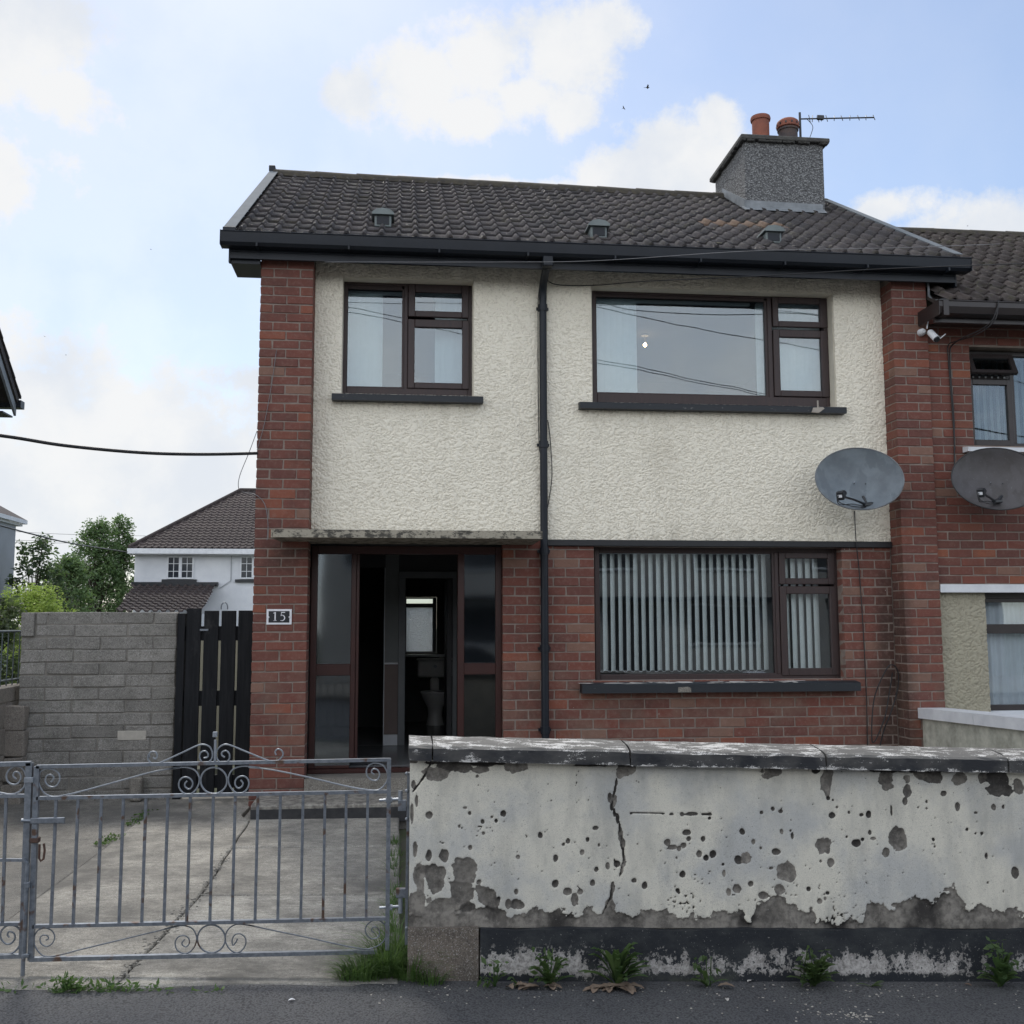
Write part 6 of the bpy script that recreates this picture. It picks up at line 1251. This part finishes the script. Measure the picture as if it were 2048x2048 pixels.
# grey house at the far left
gh = empty('house', (-16, 26, 0), 'grey side wall and brown roof of a house at the far left edge, white gutter', 'house')
q = P(32,1050,30.0); gxw = q.x; ze = P(32,1052,30).z
part('wall', GREYW, [(gxw-8, gxw, 18, 30, -.4, ze)], gh)
q1 = P(55,1048,30.4); zg = q1.z
m = MB(); m.box(q1.x-.14, q1.x, 17.5, 30.4, zg-.02, zg+.12); m.box(q1.x-.7, q1.x-.15, 17.5, 30.35, zg-.10, zg-.02); m.build('gutter', WHITEP, gh)
m = MB(); m.add([(q1.x,17.5,zg+.12),(q1.x,30.4,zg+.12),(q1.x-4,26.4,zg+2.7),(q1.x-4,21,zg+2.7)], [(0,1,2,3)]); m.add([(q1.x,30.4,zg+.12),(q1.x-8.4,30.4,zg+.12),(q1.x-4,26.4,zg+2.7)], [(0,1,2)]); m.add([(q1.x,17.5,zg+.12),(q1.x-4,21,zg+2.7),(q1.x-8.4,17.5,zg+.12)], [(0,1,2)]); m.build('roof', TILE_F, gh)
q2 = P(25,1180,24); m = MB(); m.box(gxw, gxw+.05, 28.6, 29.2, 1.6, 2.6); m.build('window', BLACK, gh)
# house next door on the left: only the back corner of its verge shows
nl = empty('house', (-8.5, 2.4, 0), 'dark roof corner with grey bargeboard poking into the sky at the left edge', 'house')
c0 = P(38,797,5.3); ex, ez = c0.x, c0.z; XR = ex+.0
t0 = P(-4,665,0); 
def vline(py, px):   # find Y on the verge plane X = XR for a pixel column
    d_ = ray(px, py); t = (XR-CAM.x)/d_.x; return CAM+d_*t
v0 = vline(680, 2); sl_ = (v0.z-ez)/(v0.y-5.3)
ry_ = 2.2; rz_ = ez+sl_*(ry_-5.3)
m = MB(); m.prism([(5.3,ez),(ry_,rz_),(2*ry_-5.3,ez),(2*ry_-5.3,ez-.10),(ry_,rz_-.12),(5.3,ez-.10)], 'x', XR-7.0, XR); m.build('roof', TILE, nl)
m = MB()
for i in range(13):
    t = i/13; y = 5.33+(ry_-5.33)*t; z = ez+(rz_-ez)*t; y1_ = 5.33+(ry_-5.33)*(t+1/13); z1_ = ez+(rz_-ez)*(t+1/13); m.prism([(y,z),(y,z+.035),(y1_,z1_+.012),(y1_,z1_)], 'x', XR-7, XR+.02)
m.build('tiles', TILE, nl)
m = MB(); m.prism([(5.28,ez-.11),(5.28,ez-.24),(ry_,rz_-.27),(ry_,rz_-.13)], 'x', XR-.05, XR-.02); m.build('bargeboard', worn('grey_bargeboard', (.26,.29,.32), (.2,.22,.25), 4), nl)
m = MB(); m.prism([(5.25,ez-.22),(ry_,rz_-.30),(2*ry_-5.3,ez-.22),(2*ry_-5.3,-.2),(4.9,-.2),(4.9,ez-.26)], 'x', XR-6.5, XR-.35); m.build('wall', CONC2, nl)
m = MB(); m.box(XR-7, XR+.04, 5.26, 5.40, ez-.13, ez-.03); m.box(XR-7, XR-.05, 4.9, 5.25, ez-.27, ez-.25); m.build('gutter', DARKPLAS, nl)
# ------------------------------------------------------------------ trees and shrubs
def leaf_mat(name, a, b, c):
    m = NM(name); t = m.attr(); n = m.noise(1.5, 4); col = m.mix(a, b, t); col = m.mix(col, c, m.rng(n, .5, .7)); m.fin(col, .6)
    tr = m.n('ShaderNodeBsdfTranslucent'); m.put(tr.inputs[0], m.mix(col, (.5,.8,.2), .3)); x = m.n('ShaderNodeMixShader'); x.inputs[0].default_value = .3; m.l(m.b.outputs[0], x.inputs[1]); m.l(tr.outputs[0], x.inputs[2]); m.l(x.outputs[0], m.out.inputs[0]); return m.m
BARK = worn('bark', (.09,.075,.06), (.05,.042,.035), 10, .9, .6, 50)
def leaves(mb, c, r, n, size, rr, aspect=.45, droop=.3):
    for _ in range(n):
        d = Vector((rr.gauss(0,1), rr.gauss(0,1), rr.gauss(0,1))).normalized()*r*(rr.random()**.45); p = c+Vector((d.x, d.y, d.z*.85))
        a = Vector((rr.gauss(0,1), rr.gauss(0,1), rr.gauss(0,.6)-droop)).normalized(); w = a.cross(Vector((rr.gauss(0,1), rr.gauss(0,1), rr.gauss(0,1)))).normalized(); s = size*rr.uniform(.6,1.3); mb.tone = rr.random()
        q = p+a*s; mdl = p+a*s*.5; mb.add([p, mdl+w*s*aspect*.5, q, mdl-w*s*aspect*.5], [(0,1,2,3)])
def tree(name, base, h, spread, clusters, nleaf, size, mat, seed, label, cat='tree', group=None, low=.15, stems=3, sphere=.3, shape=None):
    rr = random.Random(seed); t = empty(name, base, label, cat, group); B = Vector(base)
    tr = MB(); br = MB(); lf = MB()
    for s in range(stems):
        top = B+Vector((rr.uniform(-.5,.5)*spread*.4, rr.uniform(-.3,.3)*spread, h*rr.uniform(.6,.9))); mid = B+(top-B)*.5+Vector((rr.uniform(-.1,.1)*spread, 0, 0))
        tr.tube(spline([B+Vector((rr.uniform(-.1,.1),0,0)), mid, top], 5), list(np.linspace(.05*h/3, .012, 11)), 7)
    for k in range(clusters):
        u = rr.random(); z = h*(low+(1-low)*u**.8); w = spread*(shape(z/h) if shape else (math.sin(math.pi*min(.97,.18+.75*z/h)))**.7); a = rr.uniform(0, 2*math.pi); r0 = w*math.sqrt(rr.random())
        c = B+Vector((math.cos(a)*r0, math.sin(a)*r0*.6, z)); leaves(lf, c, sphere*rr.uniform(.6,1.3), nleaf, size, rr)
        br.tube([B+Vector((0,0,z*.55)), B+Vector((0,0,z*.55))+(c-B-Vector((0,0,z*.55)))*.6+Vector((0,0,.1)), c], [.016,.010,.004], 4)
    tr.build('trunk', BARK, t, smooth=True); br.build('branches', BARK, t); lf.build('crown', mat, t)
    return t
LG = leaf_mat('willow_leaf', (.065,.12,.05), (.15,.22,.09), (.05,.095,.045)); LD = leaf_mat('dark_leaf', (.03,.055,.03), (.055,.085,.045), (.03,.05,.03)); LY = leaf_mat('yellow_green_leaf', (.26,.36,.06), (.40,.48,.10), (.19,.28,.05)); LB = leaf_mat('grey_green_leaf', (.05,.07,.035), (.12,.15,.08), (.035,.055,.03))
b0 = P(188,1251,44); tree('tree', (b0.x, 44, -.3), 7.0, 1.65, 300, 46, .17, LG, 4, 'tall bushy green tree standing behind the lean-to of the white house', low=.1, stems=4, sphere=.40, shape=lambda u: 1.0-.1*u if u < .5 else .95-1.15*(u-.5))
b0 = P(238,1251,45); tree('tree', (b0.x, 45, -.3), 7.5, .85, 110, 45, .17, LG, 14, 'narrower green tree with a thin top rising beside the bushy one, touching the white gutter', low=.2, stems=2, sphere=.34)
b0 = P(52,1251,28); tree('tree', (b0.x, 28.6, -.3), 5.0, 1.0, 55, 42, .16, LD, 8, 'sparse dark leaved tree by the grey house at the far left', low=.3, stems=2, sphere=.26)
b0 = P(98,1251,27); tree('tree', (b0.x, 27.5, -.3), 3.8, .75, 34, 36, .15, LD, 18, 'small dark tree with open twigs left of the bushy green tree', low=.3, stems=2, sphere=.24)
b0 = P(130,1251,36); tree('tree', (b0.x, 36, -.3), 4.7, 1.25, 190, 50, .15, LG, 33, 'low broad green tree filling the gap left of the tall bushy one', low=.1, stems=3, sphere=.36, shape=lambda u: math.sqrt(max(.03, 1-(u-.3)**2*1.9)))
b0 = P(66,1251,14); tree('shrub', (b0.x, 14, -.2), 2.62, 1.12, 200, 80, .06, LY, 5, 'rounded yellow green shrub behind the grey block wall', 'shrub', low=.1, sphere=.22, shape=lambda u: math.sqrt(max(.02, 1-(u-.35)**2*2.1)))
b0 = P(-30,1251,13); tree('shrub', (b0.x, 12.4, -.2), 2.1, .7, 90, 60, .055, LY, 25, 'lower yellow green shrub at the left edge beside the grey house wall', 'shrub', low=.1, sphere=.2)
tree('shrub', (-4.15, 1.9, .0), 1.80, .58, 170, 46, .07, LB, 9, 'dark glossy shrub growing against the steel railing at the left edge', 'shrub', low=.12, sphere=.16, shape=lambda u: 1.0 if u < .75 else .75)
tree('shrub', (-4.0, .7, .0), 1.66, .42, 110, 46, .07, LB, 19, 'lower dark shrub in front behind the railing bars', 'shrub', low=.1, sphere=.15, shape=lambda u: 1.0 if u < .8 else .7)
hb = MB(); rr = random.Random(2); hb2 = MB()
for i in range(240): leaves(hb, Vector((rr.uniform(-22,-10), rr.uniform(36,39), rr.uniform(-.3,2.2))), .5, 18, .2, rr)
hb.build('hedge', LD, None, label='far dark hedge seen below the trees behind the block wall', cat='hedge')
# ------------------------------------------------------------------ weeds and litter
GRS = leaf_mat('grass_blade', (.04,.09,.022), (.09,.16,.04), (.05,.10,.03)); DRY = worn('dry_leaf', (.16,.115,.085), (.22,.17,.13), 30, .9); WEED = leaf_mat('weed_leaf', (.035,.075,.025), (.075,.12,.04), (.06,.09,.035))
def blades(mb, c, n, rad, h, rr, lean=1.15, w=.0024):
    for _ in range(n):
        a = rr.uniform(0, 2*math.pi); r_ = rad*rr.random()**.7; p = c+Vector((math.cos(a)*r_, math.sin(a)*r_*.7, 0)); L = h*rr.uniform(.4,1.2); dirr = Vector((math.cos(a), math.sin(a)*.8, 0)); l = lean*rr.uniform(.2,1.2)
        pts = [p+dirr*L*l*s*s+Vector((0,0,L*(s-.42*l*s*s))) for s in (0,.35,.7,1)]; sd_ = Vector((-dirr.y, dirr.x, 0)); mb.tone = rr.random(); vs = []
        for s, q in zip((1,.9,.6,.05), pts): vs += [q-sd_*w*s, q+sd_*w*s]
        for v in range(len(vs)): vs[v] = Vector((vs[v].x, vs[v].y, max(vs[v].z, c.z-.004)))
        mb.add(vs, [(0,1,3,2),(2,3,5,4),(4,5,7,6)])
def zfp(x, y): return zf_(x)-.012*(-4.2-y)
rr = random.Random(12); m = MB()
for px, py, n, rad, h in ((775,1950,520,.09,.20),(730,1958,420,.09,.13),(822,1955,300,.08,.15),(792,1930,260,.06,.25),(862,1962,150,.07,.09),(700,1962,160,.06,.08)):
    q = G(px, py, zf_(0)); blades(m, Vector((q.x, max(q.y,-4.36), zfp(q.x,-4.25))), n, rad, h, rr)
m.build('grass_tuft', GRS, None, kind='stuff', label='thick clump of long green grass at the foot of the gate hinge post', cat='grass')
m = MB()
for i in range(36): y = -3.9+2.6*rr.random(); blades(m, Vector((-.01+rr.uniform(-.03,.03), y, dz(0,y)-.003)), 14, .03, .06+.06*rr.random(), rr)
m.build('grass_strip', GRS, None, kind='stuff', label='ragged strip of grass along the joint behind the end of the peeling wall', cat='grass')
m = MB()
for i in range(46):
    t = rr.random(); p = (L1a[0]+(L1b[0]-L1a[0])*t, L1a[1]+(L1b[1]-L1a[1])*t) if False else None
for px, py, n in ((205,1688,26),(218,1680,30),(230,1672,24),(262,1648,26),(272,1640,26),(284,1630,22),(293,1622,12)):
    x, y = gp_(px, py)
    for _ in range(n): leaves(m, Vector((x+rr.gauss(0,.03), y+rr.gauss(0,.02), dz(x,y)+.008)), .012, 2, .02, rr, .6)
m.build('moss_strip', GRS, None, kind='stuff', label='small green weeds along the raised joint of the driveway', cat='weeds')
m = MB()
for px, py, n, s in ((135,1978,90,.05),(160,1975,80,.045),(150,1970,50,.06),(200,1985,50,.03),(230,1984,44,.03),(262,1982,30,.03),(30,1982,24,.02),(320,1978,18,.02),(418,1974,14,.015)):
    q = G(px, py, .12)
    for _ in range(n): leaves(m, Vector((q.x+rr.gauss(0,.035), -4.34+rr.gauss(0,.012), zfp(q.x,-4.34)+rr.random()**2*s)), .008, 1, .03, rr, .35, -.5)
m.build('weed_fringe', GRS, None, kind='stuff', label='fringe of small weeds where the driveway meets the asphalt', cat='weeds')
def leafstrip(mb, p, d, L, w, lift, rr, curl=.6, lobes=0):
    sd_ = Vector((-d.y, d.x, 0)).normalized(); vs = []; n = 6; mb.tone = rr.random()
    for i in range(n+1):
        s = i/n; q = p+Vector((d.x,d.y,0))*L*s+Vector((0,0,lift*(s-curl*s*s)*1.6)); ww = w*math.sin(math.pi*min(.98,(.12+.8*s)))*(1+(.5 if lobes and i%2 else 0))
        vs += [q-sd_*ww+Vector((0,0,ww*.35)), q, q+sd_*ww+Vector((0,0,ww*.35))]
    for i in range(len(vs)): vs[i] = Vector((vs[i].x, vs[i].y, max(vs[i].z, p.z-.01)))
    mb.add(vs, [f for i in range(n) for f in ((3*i,3*i+1,3*i+4,3*i+3),(3*i+1,3*i+2,3*i+5,3*i+4))])
def weed(px, n, L, w, lift, seed, label, dry=0, lobes=1, stalk=0, py=1960):
    rr = random.Random(seed); x = P(px, 1950, -4.30).x; z = zfp(x, -4.28); b = Vector((x, -4.285, z)); t = empty('weed', b, label, 'weed', 'weeds along the foot of the peeling wall')
    m = MB()
    for i in range(n):
        a = -math.pi*rr.uniform(-.08,1.08); up = rr.uniform(.5,1.7); leafstrip(m, b, Vector((math.cos(a), math.sin(a)*.8, 0)), L*rr.uniform(.6,1.1)/(.8+.4*up), w*rr.uniform(.7,1.2), lift*up, rr, .55, lobes)
    if stalk:
        for i in range(stalk): p = b+Vector((rr.gauss(0,.02), 0, 0)); m.tube([p, p+Vector((rr.gauss(0,.012), -.01, lift*1.6))], .0025, 5)
        for i in range(stalk*7): leaves(m, b+Vector((rr.gauss(0,.03), -.01, lift*rr.uniform(.4,1.7))), .01, 2, .035, rr, .5)
    m.build('leaves', WEED, t, smooth=True)
    if dry:
        m = MB()
        for i in range(dry): a = -math.pi*rr.uniform(.0,1.0); leafstrip(m, b+Vector((rr.gauss(0,.03),-.02,.006)), Vector((math.cos(a), math.sin(a)*.7, 0)), L*rr.uniform(.5,.9), w*1.3, .02, rr, 1.0, 1)
        m.build('withered_leaves', DRY, t, smooth=True)
weed(990, 5, .07, .010, .06, 1, 'small single upright weed, first right of the bare plinth end', stalk=2, lobes=0)
weed(1035, 3, .06, .012, .03, 2, 'tiny weed with two withered leaves, second along the black plinth', dry=3, lobes=0)
weed(1100, 26, .11, .013, .10, 3, 'spreading pale green weed with yellowing leaves near the crack', dry=4, stalk=3)
weed(1235, 40, .16, .012, .15, 4, 'largest dandelion-like weed with a skirt of withered brown leaves', dry=14)
weed(1415, 9, .09, .010, .08, 5, 'thin wispy weed halfway along the black plinth', dry=1, stalk=2, lobes=0)
weed(1630, 46, .125, .014, .10, 6, 'dense leafy rosette weed in front of the plinth, right half', stalk=2)
weed(1745, 5, .07, .008, .03, 7, 'very small flat weed between the two leafy rosettes', lobes=0)
weed(2005, 26, .12, .014, .12, 8, 'tall leafed weed at the plinth by the right edge', stalk=3)
rr = random.Random(44); m = MB()
for i in range(300):
    x = rr.uniform(-.1, 3.1); y = -4.26-abs(rr.gauss(0,.16)); s = rr.uniform(.001,.0042)
    if i > 225: x = 1.83+rr.gauss(0,.10); y = -4.62+rr.gauss(0,.04); s = rr.uniform(.0015,.0045)
    m.tone = rr.random(); m.box(x-s,x+s,y-s*.7,y+s*.7,zfp(x,y)-.001,zfp(x,y)+s*.6,0,s*.3,None,rr)
m.build('paint_flakes', worn('pale_flakes', (.50,.48,.43), (.26,.23,.20), 60, .9), None, kind='stuff', label='scatter of pale paint flakes and grit on the asphalt along the wall', cat='litter')
for i, (px, py, L, lab) in enumerate(((1495,1957,.035,'small pale fallen leaf on the asphalt right of the thin weed'),(1455,1997,.03,'pale oval leaf lying out on the asphalt below the pits'),(1942,1947,.03,'orange brown leaf lying by the plinth near the right edge'),(590,2030,.028,'bright white scrap on the asphalt below the driveway'))):
    q = G(px, py, zf_(1)-.005); m = MB(); a = .4+i; z = zfp(q.x,q.y)+.003; leafstrip(m, Vector((q.x,q.y,z)), Vector((math.cos(a),math.sin(a),0)), L, L*.28, .008, rr, .9); m.build('fallen_leaf', [PEELW, PEELW, TILE_O, WHITEP][i], None, smooth=True, label=lab, cat='leaf' if i < 3 else 'litter')
q = G(1104,1961,.02); z = zfp(q.x,q.y); m = MB(); m.box(q.x-.018,q.x+.018,q.y-.004,q.y+.004,z,z+.006); m.box(q.x-.018,q.x-.012,q.y-.004,q.y+.004,z+.006,z+.03); m.box(q.x+.012,q.x+.018,q.y-.004,q.y+.004,z+.006,z+.03); m.box(q.x-.018,q.x+.018,q.y-.004,q.y+.004,z+.03,z+.035); m.build('metal_clip', GALV_L, None, label='small square metal clip lying by the yellowing weed', cat='litter')
# ------------------------------------------------------------------ birds
BIRD = worn('dark_feathers', (.03,.03,.035), (.05,.05,.055), 10, .8)
def bird(px, py, dist, span, bank, label, head=0):
    p = CAM+ray(px, py)*dist; t = empty('bird', p, label, 'bird', 'birds flying over the house'); Mx = Matrix.Translation(p) @ Matrix.Rotation(R(head),4,'Z') @ Matrix.Rotation(R(bank),4,'Y'); s = span/2
    b = MB(); b.tube([Mx @ Vector(v) for v in ((0,-s*.55,0),(0,-s*.42,.02*s),(0,-s*.1,0),(0,s*.3,0),(0,s*.75,.0))], [.01*s,.10*s,.15*s,.10*s,.02*s], 8); b.build('body', BIRD, t, smooth=True)
    for sg in (-1, 1):
        w = MB(); prof = [(.08,-.20,.05),(.5,-.32,.22),(1.0,-.05,.30),(.55,.10,.2),(.10,.25,.05)]; v = [Mx @ Vector((sg*x*s, y*s, z*s)) for x,y,z in prof]; v2 = [q+Vector((0,0,-.02*s)) for q in v]
        w.add(v+v2, [(0,1,2,3,4),(9,8,7,6,5)]+[(i,(i+1)%5,(i+1)%5+5,i+5) for i in range(5)]); w.build('wing', BIRD, t)
    w = MB(); w.add([Mx @ Vector(q) for q in ((0,s*.6,0),(-.15*s,s*1.0,0),(0,s*.9,0),(.15*s,s*1.0,0))], [(0,1,2,3)]); w.build('tail', BIRD, t)
bird(1295,175,45,.30,10,'largest dark bird gliding right of the big central cloud',80); bird(1247,216,55,.24,50,'second bird, banking, just below the largest one',30)
bird(302,499,70,.16,0,'tiny bird in the blue sky left of the roof',60); bird(89,673,70,.16,20,'tiny bird above the left edge roof corner',20); bird(132,710,70,.16,-20,'tiny bird slightly lower right of its neighbour at the left',120); bird(1935,452,70,.16,0,'tiny bird above the neighbouring roof',90)
# ------------------------------------------------------------------ houses across the street (seen only mirrored in the panes)
OPM = worn('opposite_render', (.27,.27,.265), (.22,.22,.215), .7, .9); OPB = worn('opposite_brown', (.16,.14,.10), (.13,.11,.085), .7, .9); DG = worn('dark_pane', (.015,.018,.022), (.03,.033,.04), 1, .2)
for i in range(5):
    X = -19+i*8.2; Y = -26.0; h = empty('house', (X+3.8, Y-3, -.2), ['leftmost','second','middle','fourth','rightmost'][i]+' rendered house across the street, seen only as a reflection', 'house', 'houses across the street'); hm = OPB if i == 1 else OPM
    part('wall', hm, [(X, X+7.6, Y-6, Y, -.3, 5.2)], h)
    m = MB(); m.prism([(Y+.4,5.1),(Y-3,7.1),(Y-6.4,5.1)], 'x', X-.2, X+7.8); m.build('roof', TILE_N, h)
    for (a, b, c, d) in ((.7,2.6,3.5,4.7),(4.6,6.9,3.5,4.7),(4.4,7.0,.9,2.3)):
        m = MB(); frame_bars(m, X+a, X+b, c, d, Y+.02, Y+.08, .08); f_ = m.build('window', GREYW, h); MB().box(X+a+.05,X+b-.05,Y+.005,Y+.03,c+.05,d-.05).build('pane', DG, f_)
    MB().box(X+1.6,X+3.4,Y+.01,Y+.06,-.2,2.3).build('porch_opening', DG, h); MB().box(X+1.2,X+7.4,Y+.0,Y+.7,2.42,2.56).build('canopy', DARKPLAS, h)
# the parked car mirrored in the lower windows
cr_ = empty('parked_car', (1.2, -14.2, -.3), 'dark car parked across the street, seen only as a reflection in the lower windows', 'car')
CARP = worn('dark_car_paint', (.02,.022,.03), (.03,.032,.04), 1, .15)
prof = [(-2.1,.32),(-2.12,.62),(-1.95,.86),(-1.25,.95),(-.65,1.38),(.55,1.44),(1.25,1.10),(1.95,.98),(2.12,.72),(2.10,.32)]
m = MB(); m.prism([(x+1.2, z-.33) for x,z in prof], 'y', -15.0, -13.35); m.build('body', CARP, cr_)
m = MB(); m.prism([(.15,.63),(.62,.99),(1.2,1.04),(1.2,.63)], 'y', -13.349, -13.34); m.prism([(1.26,.63),(1.26,1.04),(1.78,1.02),(2.3,.70)], 'y', -13.349, -13.34); m.build('side_window', DG, cr_)
for wx in (-.1, 2.5):
    w = MB().lathe([(.30,0),(.32,.04),(.32,.18),(.30,.22)], 24, Matrix.Translation((wx,-13.34,-.0)) @ Matrix.Rotation(R(90),4,'X') @ Matrix.Translation((0,0,-.05))).build('wheel', BLACK, cr_); MB().lathe([(.2,0),(.18,.02)], 20, Matrix.Translation((wx,-13.335,0)) @ Matrix.Rotation(R(90),4,'X') @ Matrix.Translation((0,0,-.06))).build('rim', GALV_L, w)
k.build('waste_shelf', WHITEP, None) if False else None
